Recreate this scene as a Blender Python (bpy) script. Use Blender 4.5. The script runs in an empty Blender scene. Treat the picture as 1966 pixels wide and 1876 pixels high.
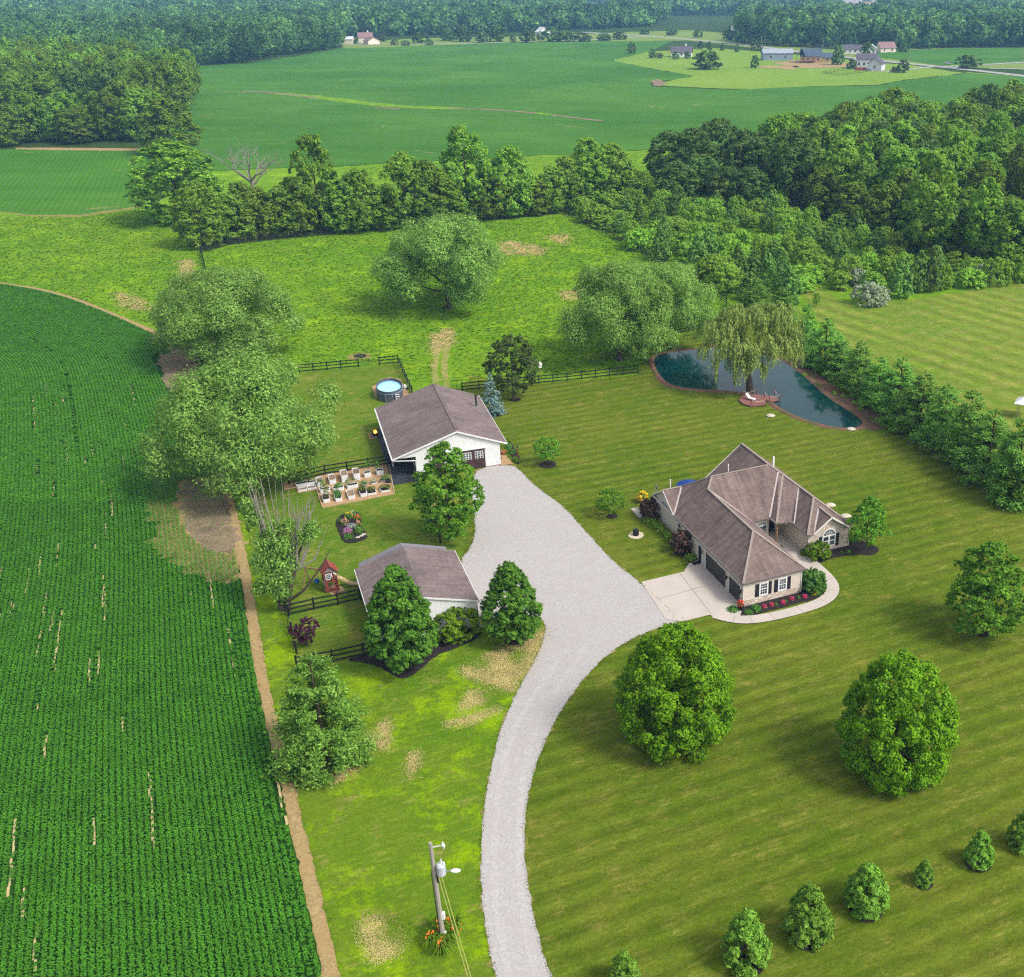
import bpy, bmesh, math, random
import numpy as np
from mathutils import Vector, Matrix
from mathutils.geometry import tessellate_polygon
R_ = math.radians
SC = bpy.context.scene
COL = SC.collection
rng = np.random.default_rng(11)
random.seed(5)

# ------------------------------------------------------------------ camera
CAM_H = 56.0
F_PX, CX, CY, HY = 2018.47, 1291.0, 937.8, -52.4      # photograph measured at 1966 px width
PITCH = math.atan((CY - HY) / F_PX)
cam = bpy.data.cameras.new('camera'); camo = bpy.data.objects.new('camera', cam); COL.objects.link(camo)
camo.location = (0, 0, CAM_H); camo.rotation_euler = (math.pi / 2 - PITCH, 0, 0)
cam.sensor_width = 36.0; cam.lens = 36.0 * F_PX / 1966.0
cam.shift_x = (983.0 - CX) / 1966.0; cam.shift_y = (CY - 938.0) / 1966.0
cam.clip_start = 0.5; cam.clip_end = 12000
SC.camera = camo

# ------------------------------------------------------------------ light
SUN_AZ = math.atan2(-0.42, 0.9); SUN_EL = R_(48)
w = bpy.data.worlds.new('World'); SC.world = w; w.use_nodes = True
wn = w.node_tree; bg = wn.nodes['Background']
sky = wn.nodes.new('ShaderNodeTexSky'); sky.sky_type = 'NISHITA'; sky.sun_disc = False
sky.sun_elevation = SUN_EL; sky.sun_rotation = math.pi / 2 - SUN_AZ
sky.air_density = 1.0; sky.dust_density = 4.0; sky.ozone_density = 1.0; sky.altitude = 200
hsv = wn.nodes.new('ShaderNodeHueSaturation'); hsv.inputs['Saturation'].default_value = .38   # thin bright overcast
wn.links.new(sky.outputs[0], hsv.inputs['Color']); wn.links.new(hsv.outputs[0], bg.inputs[0]); bg.inputs[1].default_value = 0.15
sl = bpy.data.lights.new('sun', 'SUN'); sl.energy = 1.6; sl.angle = R_(12); sl.color = (1.0, 0.965, 0.91)
so = bpy.data.objects.new('sun', sl); COL.objects.link(so)
sd = Vector((math.cos(SUN_AZ) * math.cos(SUN_EL), math.sin(SUN_AZ) * math.cos(SUN_EL), math.sin(SUN_EL)))
so.rotation_euler = sd.to_track_quat('Z', 'Y').to_euler(); so.location = (60, -20, 200)
vs = SC.view_settings; vs.view_transform = 'Standard'; vs.look = 'None'; vs.gamma = 1; vs.use_curve_mapping = False
vs.exposure = 1.0
SC.cycles.use_denoising = False; SC.cycles.filter_width = 1.25
SC.cycles.max_bounces = 8; SC.cycles.diffuse_bounces = 6; SC.cycles.glossy_bounces = 2
SC.cycles.transmission_bounces = 3; SC.cycles.volume_bounces = 0; SC.cycles.transparent_max_bounces = 8

# ------------------------------------------------------------------ helpers
_c, _s = math.cos(PITCH), math.sin(PITCH)
def G(x, y, z=0.0):
    """where the ray through photo pixel (x, y) meets height z"""
    u = (x - CX) / F_PX; v = (y - CY) / F_PX
    t = (z - CAM_H) / (-_s - v * _c)
    return Vector((u * t, (_c - v * _s) * t, z))
def scale_at(y): return _c * (y - HY) / CAM_H      # px per metre across at ground row y
def height(bx, by, ty):
    b = G(bx, by); lo, hi = 0.0, 55.0
    for _ in range(40):
        m = (lo + hi) / 2; zc = b.y * _c - (m - CAM_H) * _s; yc = -(m - CAM_H) * _c - b.y * _s
        if CY + F_PX * yc / zc > ty: lo = m
        else: hi = m
    return lo
def srgb(r, g, b):
    f = lambda c: (c / 255 / 12.92) if c <= 10 else ((c / 255 + .055) / 1.055) ** 2.4
    return (f(r), f(g), f(b), 1)
def tag(o, label=None, cat=None, group=None, kind=None):
    if label: o['label'] = label
    if cat: o['category'] = cat
    if group: o['group'] = group
    if kind: o['kind'] = kind
    return o
def empty(name, loc, rz=0.0, label=None, cat=None, group=None):
    o = bpy.data.objects.new(name, None); COL.objects.link(o); o.location = loc; o.rotation_euler = (0, 0, rz)
    o.empty_display_size = .3
    return tag(o, label, cat, group)
def copy_tree(o, parent=None):
    c = o.copy(); COL.objects.link(c); c.parent = parent
    for ch in o.children: copy_tree(ch, c)
    return c

class MB:
    """collects polygons, builds them as one mesh with metre UVs"""
    def __init__(s): s.v = []; s.f = []
    def poly(s, pts):
        i = len(s.v); s.v += [Vector(p) for p in pts]; s.f.append(list(range(i, i + len(pts)))); return s
    def hexa(s, p):
        i = len(s.v); s.v += [Vector(q) for q in p]
        for f in ((0, 3, 2, 1), (4, 5, 6, 7), (0, 1, 5, 4), (1, 2, 6, 5), (2, 3, 7, 6), (3, 0, 4, 7)): s.f.append([i + k for k in f])
        return s
    def box(s, x0, x1, y0, y1, z0, z1):
        return s.hexa([(x0, y0, z0), (x1, y0, z0), (x1, y1, z0), (x0, y1, z0), (x0, y0, z1), (x1, y0, z1), (x1, y1, z1), (x0, y1, z1)])
    def beam(s, a, b, w, h):
        a = Vector(a); b = Vector(b); d = (b - a).normalized()
        up = Vector((0, 0, 1)) if abs(d.z) < .95 else Vector((0, 1, 0))
        x = d.cross(up).normalized() * w / 2; y = x.cross(d).normalized() * h / 2
        return s.hexa([a - x - y, a + x - y, a + x + y, a - x + y, b - x - y, b + x - y, b + x + y, b - x + y])
    def tube(s, pts, rad, n=8, cap=True):
        rings = []; pts = [Vector(p) for p in pts]
        for k, p in enumerate(pts):
            d = (pts[min(k + 1, len(pts) - 1)] - pts[max(k - 1, 0)]).normalized()
            up = Vector((0, 0, 1)) if abs(d.z) < .9 else Vector((1, 0, 0))
            x = d.cross(up).normalized(); y = d.cross(x); r = rad[k] if isinstance(rad, (list, tuple)) else rad
            i = len(s.v); s.v += [p + (x * math.cos(2 * math.pi * j / n) + y * math.sin(2 * math.pi * j / n)) * r for j in range(n)]
            rings.append(i)
        for a, b in zip(rings, rings[1:]):
            for j in range(n): s.f.append([a + j, b + j, b + (j + 1) % n, a + (j + 1) % n])
        if cap:
            s.f.append([rings[0] + j for j in range(n)]); s.f.append([rings[-1] + j for j in range(n)][::-1])
        return s
    def lathe(s, prof, c=(0, 0), n=16, sx=1, sy=1):
        rings = []
        for r, z in prof:
            i = len(s.v); s.v += [Vector((c[0] + r * sx * math.cos(2 * math.pi * j / n), c[1] + r * sy * math.sin(2 * math.pi * j / n), z)) for j in range(n)]; rings.append(i)
        for a, b in zip(rings, rings[1:]):
            for j in range(n): s.f.append([a + j, a + (j + 1) % n, b + (j + 1) % n, b + j])
        s.f.append([rings[0] + j for j in range(n)][::-1]); s.f.append([rings[-1] + j for j in range(n)])
        return s
    def prism(s, pts, z0, z1):
        n = len(pts); i = len(s.v)
        s.v += [Vector((p[0], p[1], z0)) for p in pts] + [Vector((p[0], p[1], z1)) for p in pts]
        s.f.append([i + k for k in range(n)][::-1]); s.f.append([i + n + k for k in range(n)])
        for k in range(n): s.f.append([i + k, i + (k + 1) % n, i + n + (k + 1) % n, i + n + k])
        return s
    def mesh(s, name, m, smooth=False):
        me = bpy.data.meshes.new(name); me.from_pydata([tuple(v) for v in s.v], [], s.f); me.update()
        uv = me.uv_layers.new(name='UVMap')
        for p in me.polygons:
            n = p.normal
            ua = Vector((1, 0, 0)) if abs(n.z) > .99 else Vector((-n.y, n.x, 0)).normalized()
            va = n.cross(ua)
            for li in p.loop_indices:
                co = me.vertices[me.loops[li].vertex_index].co; uv.data[li].uv = (co.dot(ua), co.dot(va))
            p.use_smooth = smooth
        me.materials.append(m); return me
    def build(s, name, m, parent=None, smooth=False, loc=None, rz=0):
        o = bpy.data.objects.new(name, s.mesh(name, m, smooth)); COL.objects.link(o); o.parent = parent
        if loc is not None: o.location = loc
        if rz: o.rotation_euler = (0, 0, rz)
        return o

def np_mesh(name, V, nper, m):
    """V: (N*nper, 3) array of separate polygons with nper corners each"""
    me = bpy.data.meshes.new(name); n = len(V); k = n // nper
    me.vertices.add(n); me.vertices.foreach_set('co', V.astype(np.float32).ravel())
    me.loops.add(n); me.loops.foreach_set('vertex_index', np.arange(n, dtype=np.int32))
    me.polygons.add(k); me.polygons.foreach_set('loop_start', np.arange(0, n, nper, dtype=np.int32))
    me.update(calc_edges=True); me.materials.append(m); return me
def add(name, me, parent=None):
    o = bpy.data.objects.new(name, me); COL.objects.link(o); o.parent = parent; return o

# ------------------------------------------------------------------ materials
class NB:
    def __init__(s, name):
        s.m = bpy.data.materials.new(name); s.m.use_nodes = True; s.t = s.m.node_tree
        s.b = s.t.nodes['Principled BSDF']; s.out = s.t.nodes['Material Output']
    def n(s, typ, **k):
        nd = s.t.nodes.new(typ)
        for a, v in k.items():
            if a.startswith('i_'):
                a = a[2:]; nd.inputs[int(a) if a.isdigit() else a.replace('_', ' ')].default_value = v
            else: setattr(nd, a, v)
        return nd
    def l(s, a, b): s.t.links.new(a, b)
    def pos(s): return s.n('ShaderNodeNewGeometry').outputs['Position']
    def noise(s, vec, scale, detail=4, rough=.55, dist=0):
        nd = s.n('ShaderNodeTexNoise', i_Scale=scale, i_Detail=detail, i_Roughness=rough, i_Distortion=dist); s.l(vec, nd.inputs['Vector']); return nd.outputs[0]
    def ramp(s, f, a, b):   # remap a..b -> 0..1 clamped
        nd = s.n('ShaderNodeMapRange', i_1=a, i_2=b); nd.clamp = True; s.l(f, nd.inputs[0]); return nd.outputs[0]
    def rng(s, f, a, b, c, d):
        nd = s.n('ShaderNodeMapRange', i_1=a, i_2=b, i_3=c, i_4=d); s.l(f, nd.inputs[0]); return nd.outputs[0]
    def mix(s, f, a, b, mode='MIX'):
        nd = s.n('ShaderNodeMix', data_type='RGBA', blend_type=mode)
        for k, v in ((0, f), (6, a), (7, b)):
            if hasattr(v, 'is_linked'): s.l(v, nd.inputs[k])
            else: nd.inputs[k].default_value = v
        return nd.outputs[2]
    def mul(s, col, f):
        nd = s.n('ShaderNodeVectorMath', operation='SCALE'); s.l(col, nd.inputs[0])
        if hasattr(f, 'is_linked'): s.l(f, nd.inputs[3])
        else: nd.inputs[3].default_value = f
        return nd.outputs[0]
    def math(s, op, a, b):
        nd = s.n('ShaderNodeMath', operation=op)
        for k, v in ((0, a), (1, b)):
            if hasattr(v, 'is_linked'): s.l(v, nd.inputs[k])
            else: nd.inputs[k].default_value = v
        return nd.outputs[0]
    def fin(s, col, rough=.85, spec=.2, bump=None, bstr=.3, bdist=.05, metal=0):
        if hasattr(col, 'is_linked'): s.l(col, s.b.inputs['Base Color'])
        else: s.b.inputs['Base Color'].default_value = col
        s.b.inputs['Roughness'].default_value = rough; s.b.inputs['Specular IOR Level'].default_value = spec; s.b.inputs['Metallic'].default_value = metal
        if bump is not None:
            bn = s.n('ShaderNodeBump', i_Strength=bstr, i_Distance=bdist); s.l(bump, bn.inputs['Height']); s.l(bn.outputs[0], s.b.inputs['Normal'])
        return s.m
K = 1.83      # a sunlit level surface shows about K times its base colour
def alb(r, g, b, k=None):
    k = k or K
    c = srgb(r, g, b); return (c[0] / k, c[1] / k, c[2] / k, 1)

def plain(name, col, rough=.7, spec=.3, var=.12, scale=3.0, metal=0):
    q = NB(name); nz = q.noise(q.pos(), scale, 5); rgb = q.n('ShaderNodeRGB'); rgb.outputs[0].default_value = col
    return q.fin(q.mul(rgb.outputs[0], q.rng(nz, .25, .75, 1 - var, 1 + var)), rough, spec, metal=metal)

def turf_color(q, cA, cB, cC, big=.05, tan=(.56, .68), stripe=None, clover=None, fine=.28, midscale=.35, grain=R_(24.8)):
    p = q.pos()
    n1 = q.noise(p, big, 5, .6); n2 = q.noise(p, midscale, 8, .74, .15); n3 = q.noise(p, 3.5, 6, .8); n6 = q.noise(p, big * 7, 7, .72)
    ang = stripe[0] if stripe else grain
    mp = q.n('ShaderNodeMapping'); mp.inputs['Rotation'].default_value = (0, 0, -ang); q.l(p, mp.inputs['Vector'])
    mg = q.n('ShaderNodeMapping'); mg.inputs['Scale'].default_value = (.22, 1, 1); q.l(mp.outputs[0], mg.inputs['Vector'])
    g1 = q.noise(mg.outputs[0], 2.6, 6, .75); g2 = q.noise(mg.outputs[0], .55, 5, .7)
    f = q.math('ADD', q.math('MULTIPLY', n1, .4), q.math('ADD', q.math('MULTIPLY', n6, .35), q.math('MULTIPLY', g2, .25)))
    c = q.mix(q.ramp(f, .41, .59), cA, cB)
    ft = q.math('ADD', q.math('MULTIPLY', n2, .55), q.math('MULTIPLY', g1, .45))
    c = q.mix(q.math('MULTIPLY', q.ramp(ft, *tan), .85), c, cC)
    if clover:
        n4 = q.noise(p, .16, 5, .6, .4); n5 = q.noise(p, .9, 6, .78)
        f = q.ramp(q.math('ADD', n4, q.math('MULTIPLY', q.math('SUBTRACT', n5, .5), .7)), clover[1] - .02, clover[1] + .13); c = q.mix(f, c, clover[0])
    if stripe:
        wid, amt = stripe[1:]
        wv = q.n('ShaderNodeTexWave', wave_type='BANDS', bands_direction='Y', i_Scale=1 / wid * .314, i_Distortion=.7, i_Detail=3, i_Detail_Scale=.5)
        q.l(mp.outputs[0], wv.inputs['Vector'])
        brk = q.noise(p, .08, 3)
        a = q.math('MULTIPLY', q.math('SUBTRACT', wv.outputs['Fac'], .5), q.rng(brk, .35, .65, amt * .3, amt * 1.6))
        c = q.mul(c, q.math('ADD', a, 1.0))
    c = q.mul(c, q.math('MULTIPLY', q.rng(n3, .2, .8, 1 - fine, 1 + fine), q.rng(g1, .25, .75, 1 - fine * .7, 1 + fine * .7)))
    return c, n3
def turf(name, *a, bstr=.55, bdist=.12, **k):
    q = NB(name); c, n3 = turf_color(q, *a, **k)
    fine = q.noise(q.pos(), 9, 5, .75)
    return q.fin(c, .95, .05, bump=q.math('ADD', fine, n3), bstr=bstr, bdist=bdist)

def leaf(name, dark, light, trans=.25, var=.18, lumps=()):
    q = NB(name); ge = q.n('ShaderNodeNewGeometry'); oi = q.n('ShaderNodeObjectInfo')
    isl = ge.outputs['Random Per Island']
    c = q.mix(isl, dark, light)
    lump = q.noise(ge.outputs['Position'], .55, 3)
    c = q.mul(c, q.math('MULTIPLY', q.rng(oi.outputs['Random'], 0, 1, 1 - var, 1 + var), q.rng(lump, .3, .7, .82, 1.18)))
    for sc_, am in lumps: c = q.mul(c, q.rng(q.noise(ge.outputs['Position'], sc_, 2), .3, .7, 1 - am, 1 + am))
    hs = q.n('ShaderNodeHueSaturation'); q.l(c, hs.inputs['Color']); q.l(q.rng(oi.outputs['Random'], 0, 1, .5 - .09 * var, .5 + .015 * var), hs.inputs['Hue'])
    q.l(hs.outputs[0], q.b.inputs['Base Color']); q.b.inputs['Roughness'].default_value = .6; q.b.inputs['Specular IOR Level'].default_value = .12
    tr = q.n('ShaderNodeBsdfTranslucent'); q.l(hs.outputs[0], tr.inputs['Color'])
    mx = q.n('ShaderNodeMixShader', i_0=trans + .18); q.l(q.b.outputs[0], mx.inputs[1]); q.l(tr.outputs[0], mx.inputs[2]); q.l(mx.outputs[0], q.out.inputs['Surface'])
    return q.m

def shingle(name, ca, cb, cc):
    q = NB(name); uv = q.n('ShaderNodeUVMap').outputs[0]
    br = q.n('ShaderNodeTexBrick', offset=.5, i_Scale=1.0, i_Mortar_Size=.016, i_Brick_Width=.6, i_Row_Height=.24, i_Bias=0)
    br.inputs['Color1'].default_value = ca; br.inputs['Color2'].default_value = cb; br.inputs['Mortar'].default_value = (ca[0] * .55, ca[1] * .55, ca[2] * .55, 1); q.l(uv, br.inputs['Vector'])
    mp = q.n('ShaderNodeMapping'); mp.inputs['Scale'].default_value = (1.6, .22, 1); q.l(uv, mp.inputs['Vector'])
    st = q.noise(mp.outputs[0], 1.2, 5, .65); f = q.noise(uv, 14, 4, .8); pt = q.noise(uv, .25, 3)
    c = q.mix(q.math('MULTIPLY', q.ramp(st, .46, .68), .8), br.outputs[0], cc)
    c = q.mul(c, q.math('MULTIPLY', q.rng(f, .2, .8, .72, 1.28), q.rng(pt, .3, .7, .82, 1.16)))
    return q.fin(c, .9, .15, bump=br.outputs['Fac'], bstr=.25, bdist=-.02)
def siding(name, col, pitch=.12, vertical=False, groove=.6):
    q = NB(name); uv = q.n('ShaderNodeUVMap').outputs[0]
    sp = q.n('ShaderNodeSeparateXYZ'); q.l(uv, sp.inputs[0]); x = sp.outputs[0 if vertical else 1]
    fr = q.math('FRACT', q.math('DIVIDE', x, pitch), 0)
    g = q.ramp(fr, 0, .14); nz = q.noise(uv, .6, 5, .6)
    rgb = q.n('ShaderNodeRGB'); rgb.outputs[0].default_value = col
    c = q.mul(rgb.outputs[0], q.math('MULTIPLY', q.rng(g, 0, 1, groove, 1.0), q.rng(nz, .3, .7, .93, 1.05)))
    return q.fin(c, .6, .3, bump=fr, bstr=.3, bdist=.02)
def stonework(name, cols, scale=3.2):
    q = NB(name); uv = q.n('ShaderNodeUVMap').outputs[0]
    mp = q.n('ShaderNodeMapping'); mp.inputs['Scale'].default_value = (1, 1.6, 1); q.l(uv, mp.inputs['Vector'])
    vo = q.n('ShaderNodeTexVoronoi', i_Scale=scale); q.l(mp.outputs[0], vo.inputs['Vector'])
    ve = q.n('ShaderNodeTexVoronoi', feature='DISTANCE_TO_EDGE', i_Scale=scale); q.l(mp.outputs[0], ve.inputs['Vector'])
    sp = q.n('ShaderNodeSeparateColor'); q.l(vo.outputs['Color'], sp.inputs[0])
    c = q.mix(sp.outputs[0], cols[0], cols[1]); c = q.mix(q.ramp(sp.outputs[1], .6, .9), c, cols[2])
    e = q.ramp(ve.outputs[0], 0.0, .05); c = q.mul(c, q.rng(e, 0, 1, .55, 1))
    return q.fin(c, .9, .2, bump=e, bstr=.6, bdist=.03)

# leaf colours
def albl(r, g, b): return alb(r, g, b, 1.2)
L = {
 'willow': leaf('willow_leaf', albl(88, 136, 42), albl(172, 210, 104), .3, .06),
 'maple': leaf('maple_leaf', albl(72, 126, 12), albl(148, 196, 32), .28, 0.04),
 'pear': leaf('pear_leaf', albl(68, 120, 32), albl(122, 174, 58), .28, 0.08),
 'ash': leaf('bright_leaf', albl(74, 128, 26), albl(132, 184, 56), .3),
 'pine': leaf('pine_needle', albl(76, 136, 38), albl(150, 204, 88), .2),
 'youngpine': leaf('young_pine_needle', albl(78, 136, 34), albl(154, 204, 76), .2),
 'spruce': leaf('blue_spruce_needle', albl(84, 116, 112), albl(148, 178, 174), .15),
 'bronze': leaf('bronze_leaf', albl(58, 82, 34), albl(104, 124, 62), .25),
 'wood': leaf('wood_leaf', albl(78, 122, 30), albl(146, 188, 60), .28, 0.28),
 'woodb': leaf('wood_leaf_fresh', albl(92, 142, 36), albl(156, 198, 70), .28, 0.26),
 'woodc': leaf('oak_leaf', albl(68, 106, 42), albl(122, 158, 76), .28, 0.2),
 'woodd': leaf('lime_leaf', albl(104, 156, 38), albl(160, 204, 76), .3, .12),
 'scrub': leaf('scrub_leaf', albl(104, 158, 34), albl(170, 214, 80), .3, .22),
 'scrubb': leaf('scrub_leaf_dark', albl(82, 128, 44), albl(144, 186, 88), .25, .2),
 'silver': leaf('silver_leaf', albl(122, 148, 104), albl(208, 218, 188), .2, .1),
 'weep': leaf('weeping_leaf', albl(110, 136, 54), albl(182, 200, 108), .28, 0.05),
 'purple': leaf('purple_leaf', albl(66, 34, 52), albl(112, 66, 84), .2, .1),
 'burgundy': leaf('burgundy_leaf', albl(74, 52, 50), albl(128, 100, 84), .2, .1),
 'bush': leaf('clipped_bush_leaf', albl(74, 118, 10), albl(138, 176, 40), .25, .1),
 'green': leaf('garden_leaf', albl(62, 118, 40), albl(128, 180, 84), .3, .15),
 'straw': leaf('mossy_leaf', albl(88, 106, 30), albl(134, 142, 60), .2, .1),
 'soy': leaf('soybean_leaf', albl(74, 134, 30), albl(96, 162, 48), .2, .0),
 'far': leaf('far_wood_leaf', albl(52, 94, 38), albl(112, 152, 74), .2, .0, lumps=((.055, .75), (.012, .4))),
}
def flower(name, col): return plain(name, col, .6, .2, .2, 20)
C_ = dict(
 bark=plain('bark', alb(96, 84, 70), .95, .1, .35, 6), barkdead=plain('bleached_bark', alb(166, 158, 148), .95, .1, .25, 4),
 black=plain('black_fence_paint', alb(34, 33, 36), .7, .3, .2, 5), white=plain('white_paint', alb(232, 230, 228, 1.35), .5, .4, .05),
 cream=plain('cream_trim', alb(224, 216, 208, 1.35), .55, .35, .06), darkglass=None,
 mulch=None)
def speckle(name, ca, cb, cc=None, scale=6, rough=.95, bstr=.4, big=.3, fine=.2):
    q = NB(name); p = q.pos(); n1 = q.noise(p, scale, 6, .7); n2 = q.noise(p, big, 4, .6)
    c = q.mix(q.ramp(n1, .35, .65), ca, cb)
    if cc: c = q.mix(q.ramp(n2, .48, .66), c, cc)
    f = q.noise(p, scale * 4, 4, .8)
    m3 = q.noise(p, 2.2, 5, .75)
    c = q.mul(c, q.math('MULTIPLY', q.rng(f, .25, .75, 1 - fine * 1.6, 1 + fine * 1.6), q.rng(m3, .25, .75, 1 - fine * .6, 1 + fine * .6)))
    return q.fin(c, rough, .1, bump=f, bstr=bstr, bdist=.03)
C_['mulch'] = speckle('dark_mulch', alb(44, 38, 38), alb(72, 63, 62), None, 9)
C_['woodchip'] = speckle('tan_wood_chip', alb(214, 176, 132), alb(186, 148, 108), alb(205, 170, 128), 9)
C_['soil'] = speckle('bare_soil', alb(142, 120, 100), alb(178, 154, 126), alb(124, 104, 90), 3)
C_['bank'] = speckle('pond_bank_soil', alb(150, 112, 92), alb(120, 92, 78), alb(112, 104, 66), 2.5, fine=.35)
C_['gravel'] = speckle('pale_gravel', alb(184, 178, 174), alb(214, 209, 205), alb(198, 191, 186), 7, .95, .3, .5, .11)
C_['gravelw'] = speckle('worn_gravel', alb(190, 184, 180), alb(218, 213, 209), alb(201, 194, 189), 7, .95, .3, .5, .12)
C_['dry'] = speckle('dry_turf', alb(178, 158, 100), alb(140, 140, 62), alb(120, 134, 46), 1.6, fine=.3)
C_['straw'] = speckle('straw_strip', alb(202, 176, 120), alb(166, 138, 100), alb(186, 158, 106), 4, fine=.3)
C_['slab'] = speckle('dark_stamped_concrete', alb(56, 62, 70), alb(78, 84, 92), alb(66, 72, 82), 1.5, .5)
C_['sand'] = speckle('sand_edging', alb(214, 184, 150), alb(190, 156, 126), None, 6)
C_['track'] = speckle('worn_track', alb(186, 172, 110), alb(146, 158, 66), alb(120, 150, 40), 1.2, fine=.25)
C_['floor'] = turf('woodland_floor', alb(72, 96, 34), alb(56, 82, 30), alb(96, 116, 44), big=.02)

GREEN, OLIVE, TAN = alb(92, 120, 20), alb(120, 131, 38), alb(160, 148, 74)
stripe_a = R_(24.8)
C_['lawn'] = turf('mown_lawn', GREEN, OLIVE, TAN, big=.07, tan=(.525, .67), stripe=(stripe_a, 1.8, .26), fine=.42)
C_['mown'] = turf('mown_field_grass', alb(108, 146, 34), alb(136, 154, 50), alb(168, 162, 84), big=.04, tan=(.47, .62), stripe=(R_(-52), 4.5, .26), fine=.34)
C_['side'] = turf('side_lawn_grass', alb(100, 140, 22), alb(120, 146, 36), alb(172, 152, 88), big=.06, tan=(.53, .66), clover=(alb(146, 184, 6), .515), fine=.34)
C_['yard'] = turf('back_yard_grass', alb(92, 134, 24), alb(118, 142, 40), alb(164, 152, 78), big=.09, tan=(.49, .64), fine=.34)
MEADOW = dict(a=(alb(104, 156, 22), alb(132, 172, 34), alb(182, 170, 90)), k=dict(big=.035, tan=(.55, .64), clover=(alb(154, 194, 30), .55), fine=.36))
C_['meadow'] = turf('meadow_grass', *MEADOW['a'], **MEADOW['k'])
q = NB('meadow_tuft'); c, n3 = turf_color(q, *MEADOW['a'], **MEADOW['k'])
c = q.mul(c, q.rng(q.n('ShaderNodeNewGeometry').outputs['Random Per Island'], 0, 1, .94, 1.16)); q.fin(c, .8, .05)
tr = q.n('ShaderNodeBsdfTranslucent'); q.l(c, tr.inputs['Color']); mx = q.n('ShaderNodeMixShader', i_0=.3)
q.l(q.b.outputs[0], mx.inputs[1]); q.l(tr.outputs[0], mx.inputs[2]); q.l(mx.outputs[0], q.out.inputs['Surface']); C_['tuft'] = q.m

def crop(name, ca, cb, ang, pitch, amt, soilc=alb(176, 160, 104)):
    q = NB(name); p = q.pos(); n1 = q.noise(p, .012, 5, .6); n2 = q.noise(p, .25, 5, .65); n3 = q.noise(p, 1.4, 4, .7); n4 = q.noise(p, .03, 6, .62, .6)
    c = q.mix(q.ramp(n1, .38, .62), ca, cb)
    mp = q.n('ShaderNodeMapping'); mp.inputs['Rotation'].default_value = (0, 0, -ang); mp.inputs['Scale'].default_value = (.12, 1, 1); q.l(p, mp.inputs['Vector'])
    st = q.noise(mp.outputs[0], .12, 4, .6)
    wv = q.n('ShaderNodeTexWave', wave_type='BANDS', bands_direction='Y', i_Scale=.314 / pitch, i_Distortion=.6, i_Detail=2, i_Detail_Scale=.2); 
    mp2 = q.n('ShaderNodeMapping'); mp2.inputs['Rotation'].default_value = (0, 0, -ang); q.l(p, mp2.inputs['Vector']); q.l(mp2.outputs[0], wv.inputs['Vector'])
    c = q.mul(c, q.math('ADD', 1.0, q.math('MULTIPLY', q.math('SUBTRACT', wv.outputs['Fac'], .5), amt)))
    c = q.mul(c, q.math('MULTIPLY', q.rng(st, .3, .7, .9, 1.1), q.rng(n3, .25, .75, .84, 1.16)))
    f = q.math('MULTIPLY', q.ramp(q.math('ADD', n4, q.math('MULTIPLY', q.math('SUBTRACT', n2, .5), .5)), .66, .74), .55)
    c = q.mix(f, c, soilc)
    return q.fin(c, .95, .05, bump=q.math('ADD', n3, wv.outputs['Fac']), bstr=.5, bdist=.15)
C_['cropfar'] = crop('far_soybean_crop', alb(72, 126, 36), alb(90, 142, 46), R_(8), 1.5, .10)
C_['cropmid'] = crop('mid_soybean_crop', alb(70, 128, 30), alb(88, 142, 40), R_(112), 1.5, .10)
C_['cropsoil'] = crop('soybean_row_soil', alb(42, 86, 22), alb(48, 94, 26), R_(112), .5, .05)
C_['roadmat'] = speckle('pale_road', alb(196, 192, 186), alb(180, 176, 170), None, .4)

def dens(pts, step, jit, closed=True, seed=0):
    r = np.random.default_rng(seed + 77); out = []; n = len(pts)
    for i in range(n if closed else n - 1):
        a, b = pts[i], pts[(i + 1) % n]; d = (b - a).length; k = max(1, int(d / step)); nrm = Vector((-(b - a).y, (b - a).x, 0)).normalized()
        for j in range(k):
            o = r.normal(0, jit) if j else r.normal(0, jit * .5)
            out.append(a.lerp(b, j / k) + nrm * o)
    if not closed: out.append(pts[-1])
    return out
def smooth(pts, it=2, closed=True):
    for _ in range(it):
        o = []; n = len(pts)
        for i in range(n if closed else n - 1):
            a, b = pts[i], pts[(i + 1) % n]; o += [a.lerp(b, .25), a.lerp(b, .75)]
        if not closed: o = [pts[0]] + o + [pts[-1]]
        pts = o
    return pts
def flat(pts, z, m, name):
    """triangulated level sheet over an outline"""
    pts = [Vector((p.x, p.y, 0)) for p in pts]
    tri = tessellate_polygon([pts]); me = bpy.data.meshes.new(name)
    me.from_pydata([(p.x, p.y, z) for p in pts], [], [t for t in tri]); me.update()
    bm = bmesh.new(); bm.from_mesh(me)
    for f in bm.faces:
        if f.normal.z < 0: f.normal_flip()
    bm.to_mesh(me); bm.free(); me.materials.append(m); return me
def sheet(name, px, z, m, step=1.0, jit=.12, sm=0, kind='structure', world=False, seed=0):
    pts = [Vector(p) if world else G(*p) for p in px]
    if sm: pts = smooth(pts, sm)
    o = add(name, flat(dens(pts, step, jit, seed=seed), z, m, name)); o['kind'] = kind; return o
def ribbon(pts, w0, w1=None):
    n = len(pts); L_, R2 = [], []
    for i, p in enumerate(pts):
        d = (pts[min(i + 1, n - 1)] - pts[max(i - 1, 0)]).normalized(); nr = Vector((-d.y, d.x, 0)); w_ = w0 if w1 is None else w0 + (w1 - w0) * i / (n - 1)
        L_.append(p + nr * w_ / 2); R2.append(p - nr * w_ / 2)
    return L_ + R2[::-1]

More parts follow.
